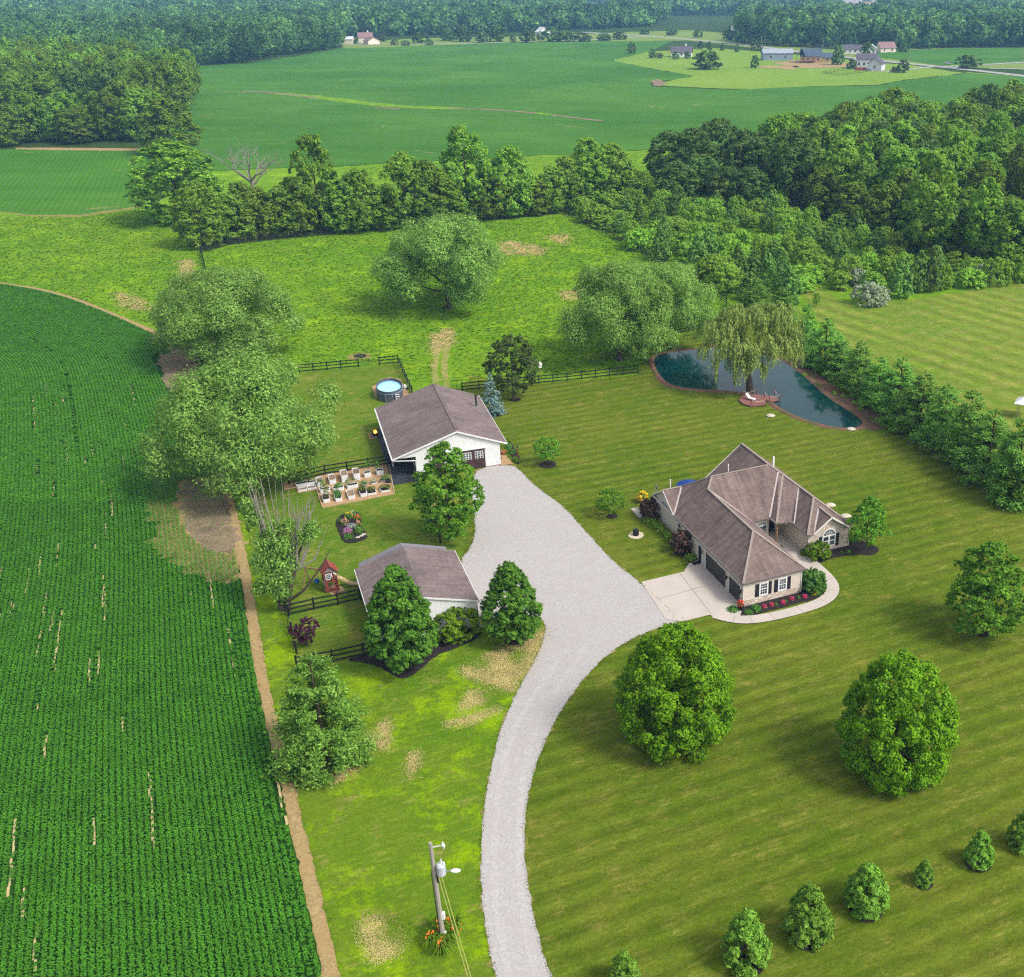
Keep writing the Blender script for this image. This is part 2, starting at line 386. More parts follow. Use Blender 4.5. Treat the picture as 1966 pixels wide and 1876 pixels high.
# ------------------------------------------------------------------ ground and water
g = MB(); g.poly([(-7000, -1500, 0), (7000, -1500, 0), (7000, 9000, 0), (-7000, 9000, 0)]); g.build('ground', C_['floor'])['kind'] = 'structure'
sheet('meadow', [(-400, 385), (0, 402), (150, 405), (300, 392), (345, 360), (400, 328), (560, 322), (660, 318), (1010, 299), (1230, 288), (1480, 270), (1570, 262), (1560, 330), (1500, 390), (1600, 440), (1750, 490), (2100, 500), (2100, 545), (1700, 600), (1450, 700), (1225, 722), (1035, 738), (790, 756), (560, 720), (430, 705), (330, 650), (200, 602), (60, 554), (-400, 535)], .02, C_['meadow'], 2, .3)
sheet('far_meadow', [(1175, 117), (1215, 100), (1280, 98), (1360, 92), (1440, 98), (1540, 106), (1640, 116), (1760, 127), (1830, 138), (1966, 150), (2050, 158), (2000, 150), (1860, 139), (1720, 157), (1690, 163), (1560, 166), (1450, 172), (1390, 171), (1250, 164), (1300, 152), (1330, 146), (1240, 130)], .10, turf('far_meadow_grass', alb(128, 166, 50), alb(146, 176, 62), alb(168, 172, 92), big=.012, fine=.15, tan=(.55, .7)), 6, 1.0)
sheet('roadside_grass', [(660, 93), (655, 82), (800, 74), (1000, 70), (1200, 62), (1320, 58), (1500, 72), (1700, 92), (2080, 92), (2080, 140), (1830, 128), (1700, 118), (1480, 96), (1320, 78), (1000, 82), (800, 90)], .07, turf('roadside_turf', alb(128, 158, 60), alb(150, 166, 84), alb(170, 168, 100), big=.012, fine=.15), 6, 1.0)
sheet('far_field', [(345, 129), (480, 122), (600, 103), (655, 93), (800, 89), (1000, 81), (1160, 79), (1290, 80), (1250, 99), (1175, 116), (1240, 131), (1335, 146), (1250, 160), (1250, 166), (1400, 173), (1540, 167), (1680, 165), (1720, 160), (1800, 190), (1600, 260), (1560, 264), (1480, 269), (1230, 289), (1010, 300), (660, 319), (560, 323), (400, 328), (345, 300), (300, 200)], .14, C_['cropfar'], 5, .8)
sheet('right_field', [(1705, 159), (1860, 141), (2100, 156), (2100, 210), (1700, 200)], .19, C_['cropfar'], 5, .8)
sheet('hay_field', [(1640, 106), (1700, 98), (1830, 93), (2080, 92), (2080, 118), (1966, 121), (1810, 126), (1700, 112)], .12, C_['cropfar'], 6, .8)
sheet('left_field', [(-300, 290), (60, 287), (285, 287), (320, 305), (300, 345), (300, 390), (240, 400), (150, 413), (60, 413), (0, 406), (-300, 380)], .06, C_['cropmid'], 2, .25)
sheet('field_edge', [(30, 287), (120, 289), (285, 290), (287, 286), (120, 284), (30, 284)], .09, C_['straw'], 1.5, .25)
sheet('field_rim', [(-20, 404), (60, 416), (150, 417), (240, 404), (300, 392), (299, 389), (240, 400), (150, 412), (60, 411), (-20, 400)], .05, C_['dry'], 1.5, .25)
# ditch through the far field
for k, (pts, m, z, wd) in enumerate([
    ([(465, 176), (520, 178), (610, 189)], 'soil', .2, 3.2), ([(540, 180), (620, 189), (700, 199), (770, 206), (880, 209)], 'meadow', .19, 9.0),
    ([(720, 208), (770, 210)], 'soil', .21, 3.0), ([(860, 208), (960, 212), (1040, 219), (1095, 226), (1155, 233)], 'soil', .2, 3.0), ([(1030, 218), (1060, 222)], 'meadow', .22, 4)]):
    c = [G(*p) for p in pts]; c = smooth(c, 2, False)
    add('ditch', flat(dens(ribbon(c, wd), 3, wd * .13, seed=k), z, C_[m], 'ditch'))['kind'] = 'structure'
sheet('bare_patch', [(1248, 156), (1265, 153), (1280, 160), (1270, 166), (1255, 165)], .2, C_['soil'], 3, .6)
for k, px in enumerate([[(1485, 122), (1520, 116), (1600, 122), (1660, 120), (1620, 130), (1540, 132)], [(1460, 127), (1530, 127), (1525, 134), (1455, 130)]]): sheet('building_site_dirt', px, .2, C_['straw'], 4, 1, seed=k)
rd = smooth([G(*p) for p in [(1120, 62), (1205, 67.5), (1250, 70), (1320, 75.5), (1390, 82), (1480, 92.5), (1540, 101), (1640, 112), (1700, 118), (1760, 124), (1830, 131), (1966, 146), (2080, 160)]], 2, False)
add('road', flat(ribbon(rd, 8.5), .16, C_['roadmat'], 'road'))['kind'] = 'structure'
rd = [G(*p) for p in [(1808, 129), (1850, 127), (1966, 120), (2080, 114)]]
add('side_road', flat(ribbon(rd, 6), .22, C_['roadmat'], 'side_road'))['kind'] = 'structure'
rd = [G(*p) for p in [(650, 86.5), (760, 85), (880, 84), (1000, 81), (1130, 77), (1200, 73), (1250, 70.5)]]
add('far_lane', flat(ribbon(rd, 6), .18, C_['roadmat'], 'far_lane'))['kind'] = 'structure'
for k, pts in enumerate([[(1640, 134), (1700, 138), (1770, 131), (1806, 127)], [(1700, 119), (1650, 116), (1630, 110)], [(1900, 132), (1966, 132), (2030, 132)]]):
    add('far_drive', flat(ribbon([G(*p) for p in pts], 5), .2, C_['roadmat'], 'far_drive'))['kind'] = 'structure'
sheet('tan_field', [(1606, 2), (1690, 4), (1694, 13), (1640, 16), (1608, 11)], .3, C_['straw'], 15, 3)
sheet('distant_clearing', [(1090, 17), (1190, 19), (1190, 22), (1060, 24)], .3, C_['cropmid'], 15, 3)
for k, c_ in enumerate([[(560, 31), (700, 28), (720, 33), (560, 37)], [(200, 15), (330, 14), (340, 18), (200, 19)], [(1480, 23), (1560, 23), (1560, 29), (1480, 29)]]): sheet('distant_clearing', c_, .31, C_['meadow'] if k == 0 else C_['cropmid'], 15, 3, seed=k + 5)
sheet('distant_clearing', [(1380, 0), (1470, -3), (1475, 2), (1380, 4)], .3, C_['meadow'], 15, 3, seed=2)

sheet('lawn', [(700, 1010), (905, 720), (1036, 738), (1225, 720), (1240, 670), (1345, 632), (1400, 592), (1500, 600), (1560, 640), (1720, 770), (1800, 850), (1920, 930), (2150, 1010), (2400, 1300), (2500, 2010), (1100, 2050), (930, 2050), (900, 1300)], .03, C_['lawn'], 1.2, .15)
sheet('mown_field', [(1535, 560), (1575, 552), (1640, 590), (1700, 582), (1850, 560), (1966, 534), (2400, 470), (2500, 1100), (2050, 1010), (1960, 950), (1850, 860), (1740, 760), (1640, 680), (1580, 630)], .035, C_['mown'], 1.5, .2)
sheet('back_yard', [(575, 716), (765, 699), (795, 757), (905, 745), (930, 900), (900, 1000), (890, 1060), (860, 1280), (640, 1278), (560, 1275), (545, 1180), (470, 1000), (420, 905), (520, 800)], .04, C_['yard'], 1.2, .15)
sheet('side_lawn', [(430, 925), (470, 1000), (550, 1180), (569, 1262), (640, 1274), (700, 1262), (860, 1240), (940, 1180), (1056, 1190), (1000, 1400), (965, 1700), (1010, 2050), (660, 2050), (600, 1740), (570, 1620), (540, 1490), (510, 1370), (485, 1250), (470, 1130), (450, 1030)], .045, C_['side'], 1, .15)
DRYP = []
for k, px in enumerate([[(880, 1290), (960, 1245), (1035, 1215), (1050, 1195), (1052, 1225), (1020, 1290), (985, 1330), (925, 1310)], [(855, 1390), (905, 1375), (960, 1358), (962, 1364), (900, 1392), (860, 1400)], [(735, 1385), (745, 1390), (742, 1440), (730, 1438)], [(630, 1470), (700, 1440), (720, 1400), (712, 1450), (650, 1500), (615, 1505)], [(790, 1440), (800, 1440), (797, 1500), (790, 1500)], [(700, 1760), (760, 1770), (770, 1830), (720, 1850), (690, 1800)], [(900, 1330), (950, 1320), (930, 1350), (880, 1365)]]):
    DRYP.append((px, .35))
# soy soil, straw strip
FIELD = [(-500, 537), (0, 545), (60, 555), (130, 572), (200, 600), (260, 625), (312, 645), (330, 690), (400, 860), (432, 935), (455, 1030), (475, 1130), (490, 1250), (515, 1370), (545, 1490), (575, 1620), (605, 1740), (640, 1900), (690, 2100), (-500, 2100)]
sheet('soy_field', FIELD, .055, C_['cropsoil'], .8, .1)
EDGE = [(-40, 540), (60, 552), (130, 569), (200, 597), (260, 622), (312, 645), (345, 700), (395, 820), (434, 935), (457, 1030), (477, 1130), (493, 1250), (517, 1370), (548, 1490), (577, 1620), (607, 1740), (642, 1900), (690, 2100)]
edge_w = smooth([G(*p) for p in EDGE], 2, False)
add('dirt_strip', flat(dens(ribbon(edge_w, 1.0, .95), .45, .06), .066, C_['straw'], 'dirt_strip'))['kind'] = 'structure'
sheet('bare_ground', [(305, 690), (330, 668), (372, 672), (384, 700), (372, 745), (330, 770), (318, 740)], .072, C_['soil'], .8, .3)
sheet('bare_ground', [(360, 925), (434, 925), (454, 1030), (444, 1065), (400, 1060), (365, 1030), (350, 970)], .072, C_['soil'], .8, .3, seed=3)
# worn tracks in the paddock
for k, (pts, wd) in enumerate([([(838, 745), (832, 700), (842, 660), (858, 630)], 1.1), ([(858, 745), (852, 705), (858, 668), (868, 636)], .9)]):
    c = smooth([G(*p) for p in pts], 2, False); add('worn_track', flat(dens(ribbon(c, wd), .8, .12, seed=k), .05, C_['track'], 'worn_track'))['kind'] = 'structure'
for k, px in enumerate([[(965, 462), (1045, 475), (1040, 490), (965, 488)], [(1045, 455), (1090, 450), (1085, 470)], [(1080, 560), (1130, 555), (1120, 575), (1085, 575)], [(345, 500), (365, 500), (375, 535), (355, 545)], [(220, 560), (270, 575), (300, 600), (240, 590)], [(836, 640), (865, 632), (862, 660), (836, 680)]]):
    DRYP.append((px, .8))
sheet('burn_ring', [(664, 684), (690, 677), (714, 680), (712, 688), (690, 692), (670, 692)], .07, C_['dry'], .6, .1, 1)
sheet('ash_patch', [(676, 684), (692, 679), (705, 682), (700, 688), (684, 688)], .08, C_['mulch'], .4, .1, 1)

# gravel drive and yard
DRIVE = [(950, 1876), (933, 1790), (922, 1700), (924, 1600), (937, 1500), (960, 1400), (1000, 1315), (1040, 1245), (1050, 1195), (1020, 1182), (965, 1185), (922, 1195), (905, 1160), (880, 1080), (905, 1052), (915, 1010), (900, 930), (920, 897), (985, 893), (1003, 908), (1032, 938), (1082, 972), (1150, 1050), (1192, 1092), (1225, 1115), (1310, 1196), (1275, 1202), (1200, 1232), (1132, 1288), (1075, 1368), (1034, 1450), (1010, 1540), (1007, 1640), (1016, 1720), (1034, 1800), (1056, 1876), (1115, 2010), (1010, 2010)]
sheet('drive_verge', DRIVE, .06, C_['dry'], .45, .17)
sheet('gravel_drive', DRIVE, .072, C_['gravel'], .4, .045, 1)
for off in (-.85, .85):
    c_ = smooth([(G(*a) + G(*b)) / 2 for a, b in (((948, 1878), (1058, 1878)), ((922, 1700), (1014, 1700)), ((937, 1500), (1020, 1500)), ((962, 1400), (1053, 1400)), ((1002, 1315), (1110, 1315)), ((1040, 1245), (1170, 1250)))], 2, False)
    c_ = [p_ + Vector((off, 0, 0)) for p_ in c_]; add('wheel_track', flat(dens(ribbon(c_, .55), .5, .07, seed=int(off * 10) + 30), .078, C_['gravelw'], 'wheel_track'))['kind'] = 'structure'
q = NB('broom_concrete'); p = q.pos(); nA = q.noise(p, .5, 5); nB = q.noise(p, 14, 4)
rgb = q.n('ShaderNodeRGB'); rgb.outputs[0].default_value = alb(218, 206, 194)
Z3_ = lambda x, y: (1179.6 + x * .26664, 819.1 + y * .26664)
conc = q.fin(q.mul(rgb.outputs[0], q.math('MULTIPLY', q.rng(nA, .3, .7, .93, 1.05), q.rng(nB, .3, .7, .95, 1.05))), .85, .2)
C_['conc'] = conc
sheet('concrete_apron', [(1231, 1119), (1313, 1099), (1323, 1083), (1352, 1072), (1430, 1160), (1420, 1185), (1404, 1196), (1385, 1190), (1362, 1182), (1310, 1195), (1278, 1190)], .10, conc, 3, 0)
wk = smooth([G(*p) for p in [(1372, 1181), (1405, 1190), (1437, 1192), (1475, 1187), (1530, 1174), (1580, 1158), (1600, 1138), (1596, 1117), (1568, 1090), (1540, 1066), (1512, 1040)]], 2, False)
add('concrete_walk', flat(ribbon(wk, 1.35), .115, conc, 'concrete_walk'))['kind'] = 'structure'
sheet('concrete_walk', [Z3_(*p) for p in [(1190, 820), (1280, 830), (1400, 960), (1420, 1010), (1380, 1060), (1250, 960)]], .108, conc, 3, 0)
jm = plain('concrete_joint', alb(150, 140, 132), .9, .1)  # flat darker tone of the slab joint strips
for a, b in [((1304, 1101), (1366, 1181)), ((1262, 1152), (1370, 1122))]:
    add('joint', flat(ribbon([G(*a), G(*b)], .05), .104, jm, 'joint'))['kind'] = 'structure'
for i in range(6, len(wk) - 4, 4):
    d = (wk[i + 1] - wk[i]).normalized(); nr = Vector((-d.y, d.x, 0)) * .67
    add('joint', flat(ribbon([wk[i] - nr, wk[i] + nr], .035), .119, jm, 'joint'))['kind'] = 'structure'

Z3 = lambda x, y: (1179.6 + x * .26664, 819.1 + y * .26664)
Z5 = lambda x, y: (458.7 + x * .3333, 1015.7 + y * .3333)
beds = {
 'garage': [Z3(*p) for p in [(820, 1312), (832, 1340), (870, 1365), (930, 1372), (1000, 1362), (1240, 1300), (1480, 1235), (1520, 1195), (1515, 1140), (1420, 1090), (1300, 1100), (1320, 1190), (925, 1280)]],
 'gable': [Z3(*p) for p in [(1332, 890), (1400, 968), (1450, 1002), (1560, 952), (1700, 930), (1840, 922), (1872, 880), (1820, 830), (1690, 812), (1676, 862), (1370, 900)]],
 'hosta': [Z3(*p) for p in [(168, 580), (190, 640), (300, 740), (420, 862), (530, 985), (600, 1000), (630, 960), (580, 915), (450, 755), (330, 600), (300, 530)]],
 'shed': [Z5(*p) for p in [(610, 758), (720, 725), (1000, 665), (1370, 558), (1397, 590), (1380, 632), (1250, 692), (1130, 732), (1040, 822), (975, 860), (925, 868), (870, 832), (800, 792), (700, 770)]],
 'island': [(643, 1005), (651, 991), (672, 983), (694, 987), (693, 1010), (708, 1030), (700, 1038), (676, 1045), (658, 1042), (650, 1022)],
 'barnside': [(970, 848), (982, 850), (995, 872), (1001, 884), (996, 894), (987, 888), (978, 868)],
 'spruce': [(930, 798), (950, 785), (968, 790), (962, 798), (945, 803)],
}
for k, (nm, px) in enumerate(beds.items()):
    sheet('mulch_bed', px, .085 if nm != 'shed' else .08, C_['mulch'], .4, .04, 1, seed=k)
def ring(px, py, r, m='mulch', z=.08, k=0, name='mulch_ring'):
    c = G(px, py); add(name, flat([c + Vector((math.cos(t) * r * (1 + .06 * math.sin(3 * t + k)), math.sin(t) * r, 0)) for t in np.linspace(0, 2 * math.pi, 20)[:-1]], z, C_[m], name))['kind'] = 'structure'
for k, (x, y, r) in enumerate([(987, 1229, .95), (1663, 1056, 1.3), (1881, 1214, .9), (1175, 992, .65), (1052, 893, 1.1), (1435, 1846, 1.2), (1551, 1797, 1.25), (1662, 1745, 1.2), (1773, 1696, .65), (1877, 1658, .9), (990, 768, .8)]): ring(x, y, r, k=k)
sheet('pea_gravel', [(962, 872), (972, 876), (986, 892), (962, 895)], .082, C_['woodchip'], .5, .05)
q_ = [Z3(*p) for p in [(600, 985)]]
# pond
POND = [(1251, 692), (1262, 681), (1300, 674), (1345, 671), (1390, 667), (1440, 668), (1490, 686), (1525, 706), (1560, 735), (1590, 763), (1625, 785), (1652, 803), (1661, 815), (1645, 823), (1600, 822), (1555, 810), (1515, 795), (1487, 779), (1470, 762), (1430, 755), (1380, 750), (1315, 747), (1280, 738), (1260, 716)]
pw = smooth([G(*p) for p in POND], 2)
q = NB('pond_water'); p = q.pos(); n1 = q.noise(p, .9, 4, .6); n2 = q.noise(p, .12, 3)
c = q.mix(q.ramp(n2, .35, .65), (.0006, .020, .022, 1), (.0012, .032, .032, 1))
q.fin(c, .04, .5, bump=n1, bstr=.22, bdist=.05); q.b.inputs['IOR'].default_value = 1.33
add('pond', flat(pw, .055, q.m, 'pond'))['kind'] = 'structure'
# sloping shore all round the water
n = len(pw); cen = sum(pw, Vector()) / n; sh = MB(); r2 = np.random.default_rng(4)
offs = [(-.25, .04), (.25, .16), (.75, .17), (1.15, .025)]
nrm = []
for i in range(n):
    d = (pw[(i + 1) % n] - pw[i - 1]).normalized(); o = Vector((d.y, -d.x, 0)); nrm.append(o)
area = sum(pw[i].x * pw[(i + 1) % n].y - pw[(i + 1) % n].x * pw[i].y for i in range(n))
if area < 0: nrm = [-o for o in nrm]
rows = []
for o, z in offs: rows.append([pw[i] + nrm[i] * (o * (.55 + .25 * r2.random()) if o > 0 else o) + Vector((0, 0, z - pw[i].z)) for i in range(n)])
for a, b in zip(rows, rows[1:]):
    for i in range(n): sh.poly([a[i], a[(i + 1) % n], b[(i + 1) % n], b[i]])
sh.build('pond_shore', C_['bank'])['kind'] = 'structure'
sheet('pond_bank', [(1510, 690), (1535, 690), (1600, 740), (1660, 780), (1712, 795), (1700, 826), (1660, 826), (1662, 812), (1640, 792), (1590, 762), (1550, 728)], .048, C_['bank'], .8, .25, 1)
sheet('pond_bank', [(1345, 668), (1350, 656), (1372, 654), (1385, 664), (1375, 672)], .048, C_['bank'], .8, .15, 1, seed=3)
sheet('mulch_track', [(1712, 815), (1740, 830), (1850, 890), (1960, 950), (1966, 968), (1860, 905), (1740, 840)], .05, C_['bank'], .8, .2, 1, seed=4)

# ------------------------------------------------------------------ soybean rows (real leaves, one crop)
def in_poly(X, Y, poly):
    ins = np.zeros(len(X), bool); n = len(poly); j = n - 1
    for i in range(n):
        xi, yi, xj, yj = poly[i][0], poly[i][1], poly[j][0], poly[j][1]
        hit = ((yi > Y) != (yj > Y)) & (X < (xj - xi) * (Y - yi) / (yj - yi + 1e-12) + xi); ins ^= hit; j = i
    return ins
def to_px(X, Y, Z=0):
    zc = Y * _c - (Z - CAM_H) * _s; yc = -(Z - CAM_H) * _c - Y * _s
    return CX + F_PX * X / zc, CY + F_PX * yc / zc
def diamonds(P, N, size, asp, r, bend=.25):
    n = len(P); N = N / (np.linalg.norm(N, axis=1, keepdims=True) + 1e-9)
    t = r.normal(size=(n, 3)); t -= N * (t * N).sum(1, keepdims=True); t /= (np.linalg.norm(t, axis=1, keepdims=True) + 1e-9)
    b = np.cross(N, t); s = np.asarray(size).reshape(-1, 1) if np.ndim(size) else size
    bd = N * (s * bend)
    V = np.stack([P + t * s - bd, P + b * s * asp, P - t * s - bd, P - b * s * asp], 1)
    return V.reshape(-1, 3)
ROWS = [(p.x, p.y) for p in edge_w]
ep = np.array(ROWS[::-1]); seg = np.linalg.norm(np.diff(ep, axis=0), axis=1); cum = np.concatenate([[0], np.cumsum(seg)])
ss = np.arange(0, cum[-1], .2); path = np.stack([np.interp(ss, cum, ep[:, 0]), np.interp(ss, cum, ep[:, 1])], 1)
ker = np.ones(121) / 121; pad = np.pad(path, ((60, 60), (0, 0)), 'reflect', reflect_type='odd'); path_s = np.stack([np.convolve(pad[:, i], ker, 'valid') for i in (0, 1)], 1)
d = np.gradient(path_s, axis=0); d /= np.linalg.norm(d, axis=1, keepdims=True); nl = np.stack([-d[:, 1], d[:, 0]], 1)
A = [(345, 925), (432, 915), (455, 1030), (445, 1070), (400, 1060), (360, 1030), (335, 970)]
Bp = [(290, 690), (330, 662), (380, 675), (384, 720), (372, 745), (325, 765)]
A2 = [(290, 880), (400, 850), (440, 935), (460, 1060), (462, 1110), (420, 1120), (340, 1090), (300, 1060), (280, 970)]
PP = []; streaks = MB()
r3 = np.random.default_rng(9)
def nearest(px, py):
    w_ = G(px, py); return int(round((np.min(np.hypot(path_s[:, 0] - w_.x, path_s[:, 1] - w_.y)) - .75) / .45))
skip = {nearest(71, 660)}
for k in range(270):
    X = path_s[:, 0] + nl[:, 0] * (.75 + .45 * k); Y = path_s[:, 1] + nl[:, 1] * (.75 + .45 * k)
    px, py = to_px(X, Y); ok = (px > -60) & (py < 1930) & (py > 500)
    if not ok.any(): continue
    gap = np.ones(len(X), bool)
    if k in skip: gap &= ~((py < 880)) | (r3.random(len(X)) < .45)
    for _ in range(r3.poisson(2.6 if 25 < k < 85 else 1.0)):
        a = r3.integers(0, len(X) - 80); n_ = int(r3.integers(6, 60)); vis = (px[a] > -20) & (py[a] < 1900) & (py[a] > 760)
        if not vis: continue
        gap[a:a + n_] &= r3.random(n_) < .6
        for i in range(a, a + n_ - 5, 5):
            if r3.random() < .85 and not in_poly(px[i:i + 1], py[i:i + 1], A2)[0]:
                h_ = .05 + .05 * r3.random(); o_ = r3.normal(0, .04) + (.12 if k % 2 else -.12)
                q0 = [(X[i] + nl[i, 0] * (o_ - h_), Y[i] + nl[i, 1] * (o_ - h_), .3), (X[i] + nl[i, 0] * (o_ + h_), Y[i] + nl[i, 1] * (o_ + h_), .3)]; j = min(i + 5, len(X) - 1)
                q1 = [(X[j] + nl[j, 0] * (o_ + h_), Y[j] + nl[j, 1] * (o_ + h_), .3), (X[j] + nl[j, 0] * (o_ - h_), Y[j] + nl[j, 1] * (o_ - h_), .3)]
                streaks.poly([q0[1], q0[0], q1[1], q1[0]])
    if k < 3: gap &= r3.random(len(X)) < .8
    inA2 = in_poly(px + r3.normal(0, 12, len(px)), py + r3.normal(0, 14, len(px)), A2)
    pr = np.where(in_poly(px, py, A), .10, np.where(in_poly(px, py, Bp), .04, np.where(inA2, .7, 1.0)))
    ok &= gap
    for rep in range(12 if k < 70 else 8 if k < 130 else 5):
        o2 = ok & (r3.random(len(X)) < pr); m_ = o2.sum(); lat = r3.uniform(-.165, .165, m_) + r3.normal(0, .015, m_) * np.where(inA2[o2], .45, 1)
        PP.append(np.stack([X[o2] + nl[o2, 0] * lat + r3.normal(0, .02, m_), Y[o2] + nl[o2, 1] * lat + r3.normal(0, .06, m_), .14 + (.34 - np.abs(lat) * 1.1) * (.55 + .45 * r3.random(m_))], 1))
P = np.concatenate(PP); N = r3.normal(0, .14, (len(P), 3)); N[:, 2] += 1.0
o = add('soybean_rows', np_mesh('soybean_rows', diamonds(P, N, (.058 + .028 * r3.random(len(P))) * np.where(P[:, 1] > 110, 1.5, 1.0), .75, r3), 4, L['soy'])); o['kind'] = 'stuff'; o['label'] = 'rows of low green soybean plants curving along the field edge'; o['category'] = 'crop'
so2 = streaks.build('dry_row_gap', plain('pale_straw', alb(216, 196, 142), .95, .05, .25, 5)); so2['kind'] = 'structure'
for v in so2.data.vertices: v.co.z = .2
print('soy leaves', len(P))
sheet('thin_row_ground', A2, .062, C_['straw'], .6, .5)

# ragged grass along the drive and the dirt strip
r6 = np.random.default_rng(55); EP = []
for line, n_, sp in ((smooth([G(*p_) for p_ in DRIVE], 1), 22, .09), (edge_w, 26, .12)):
    for i, a in enumerate(line):
        b = line[(i + 1) % len(line)] if line is not edge_w else line[min(i + 1, len(line) - 1)]
        L1 = (b - a).length; m_ = int(L1 * n_)
        if m_ < 1 or L1 > 60: continue
        t = r6.random((m_, 1)); q0 = np.array(a)[None] * (1 - t) + np.array(b)[None] * t; d0 = (b - a).normalized(); nn = np.array([-d0.y, d0.x, 0]); side = r6.choice([-1, 1], (m_, 1)) * .5 if line is edge_w else 0
        q0 = q0 + nn * (r6.normal(0, sp, (m_, 1)) + side); q0[:, 2] = .07 + .06 * r6.random(m_); EP.append(q0)
P = np.concatenate(EP); N = r6.normal(0, .5, (len(P), 3)); N[:, 2] += 1
q = NB('edge_grass'); c_, n3 = turf_color(q, GREEN, OLIVE, TAN); c_ = q.mul(c_, q.rng(q.n('ShaderNodeNewGeometry').outputs['Random Per Island'], 0, 1, .7, 1.3)); q.fin(c_, .9, .05)
o = add('edge_grass', np_mesh('edge_grass', diamonds(P, N, .03 + .04 * r6.random(len(P)), .5, r6), 4, q.m)); o['kind'] = 'stuff'; o['label'] = 'ragged grass growing along the edges of the gravel drive'; o['category'] = 'grass'
# dry, thin turf: loose straw-coloured blades thinning out towards the rim of each patch
r7 = np.random.default_rng(91); DP = []
for px_, soft in DRYP:
    W_ = [G(*p_) for p_ in px_]; cx_ = sum(W_, Vector()) / len(W_); ext = max((p_ - cx_).length for p_ in W_)
    n_ = int(min(60000, 420 * ext * ext * 4)) if soft < .5 else int(70 * ext * ext * 4)
    X = r7.uniform(min(p_.x for p_ in W_), max(p_.x for p_ in W_), n_); Y = r7.uniform(min(p_.y for p_ in W_), max(p_.y for p_ in W_), n_); k_ = in_poly(X, Y, [(p_.x, p_.y) for p_ in W_]); X, Y = X[k_] + r7.normal(0, soft, k_.sum()), Y[k_] + r7.normal(0, soft, k_.sum())
    ln = np.sin(X * 1.7 + Y * .6) + np.sin(X * .5 - Y * 1.3 + 2) + r7.normal(0, .8, len(X)); k_ = ln > -.9; DP.append(np.stack([X[k_], Y[k_], .055 + .03 * r7.random(k_.sum())], 1))
P = np.concatenate(DP); N = r7.normal(0, .35, (len(P), 3)); N[:, 2] += 1
o = add('dry_grass', np_mesh('dry_grass', diamonds(P, N, (.028 + .04 * r7.random(len(P))) * np.where(P[:, 1] > 105, 2.2, 1.0), .4, r7), 4, leaf('dry_blade', albl(194, 174, 108), albl(226, 206, 148), .1, 0))); o['kind'] = 'stuff'; o['label'] = 'patches of dry straw coloured grass on the side lawn and paddock'; o['category'] = 'grass'
# meadow tufts
def scatter(poly_px, n, r, pad=0):
    xs = [p[0] for p in poly_px]; ys = [p[1] for p in poly_px]
    W = [G(*p) for p in poly_px]; wx = [p.x for p in W]; wy = [p.y for p in W]
    X = r.uniform(min(wx), max(wx), n); Y = r.uniform(min(wy), max(wy), n)
    k = in_poly(X, Y, [(p.x, p.y) for p in W]); return X[k], Y[k]
r4 = np.random.default_rng(21); V = []
for poly, n in (([(-60, 412), (150, 418), (300, 398), (345, 400), (400, 480), (600, 452), (1085, 416), (1395, 590), (1345, 640), (1235, 700), (1035, 728), (905, 735), (870, 735), (866, 660), (835, 660), (830, 735), (800, 740), (768, 692), (580, 705), (430, 690), (312, 635), (200, 592), (60, 548), (-60, 538)], 95000), ([(660, 322), (1010, 303), (1230, 292), (1480, 272), (1480, 330), (660, 350)], 14000), ([(1100, 430), (1500, 390), (1966, 500), (1966, 535), (1560, 560), (1400, 585)], 30000)):
    X, Y = scatter(poly, n, r4); cl = r4.random(len(X))
    P = np.stack([X, Y, .05 + .07 * cl], 1); N = r4.normal(0, .5, (len(P), 3)); N[:, 2] += 2.2
    V.append(diamonds(P, N, .18 + .25 * cl, .6, r4))
o = add('meadow_growth', np_mesh('meadow_growth', np.concatenate(V), 4, C_['tuft'])); o['kind'] = 'stuff'; o['label'] = 'tall uneven meadow grass and weeds in the fenced paddock'; o['category'] = 'grass'
# ------------------------------------------------------------------ foliage builders
PROF = {
 'round': ([0, .12, .3, .5, .7, .88, 1], [.45, .78, .97, 1, .88, .58, .12]),
 'egg': ([0, .08, .22, .4, .6, .8, .93, 1], [.62, .86, .98, 1, .88, .62, .34, .08]),
 'dome': ([0, .1, .3, .5, .7, .88, 1], [.72, .92, 1, .97, .84, .56, .15]),
 'cone': ([0, .08, .2, .4, .6, .8, 1], [.5, .85, 1, .86, .62, .36, .04]),
 'pearp': ([0, .07, .2, .4, .6, .8, .92, 1], [.62, .9, 1, .91, .72, .46, .26, .06]),
 'tall': ([0, .15, .35, .6, .8, .92, 1], [.55, .85, 1, .92, .68, .42, .1]),
 'fan': ([0, .25, .5, .75, .9, 1], [.3, .5, .8, 1, .8, .3]),
}
def unit(v): return v / (np.linalg.norm(v, axis=1, keepdims=True) + 1e-9)
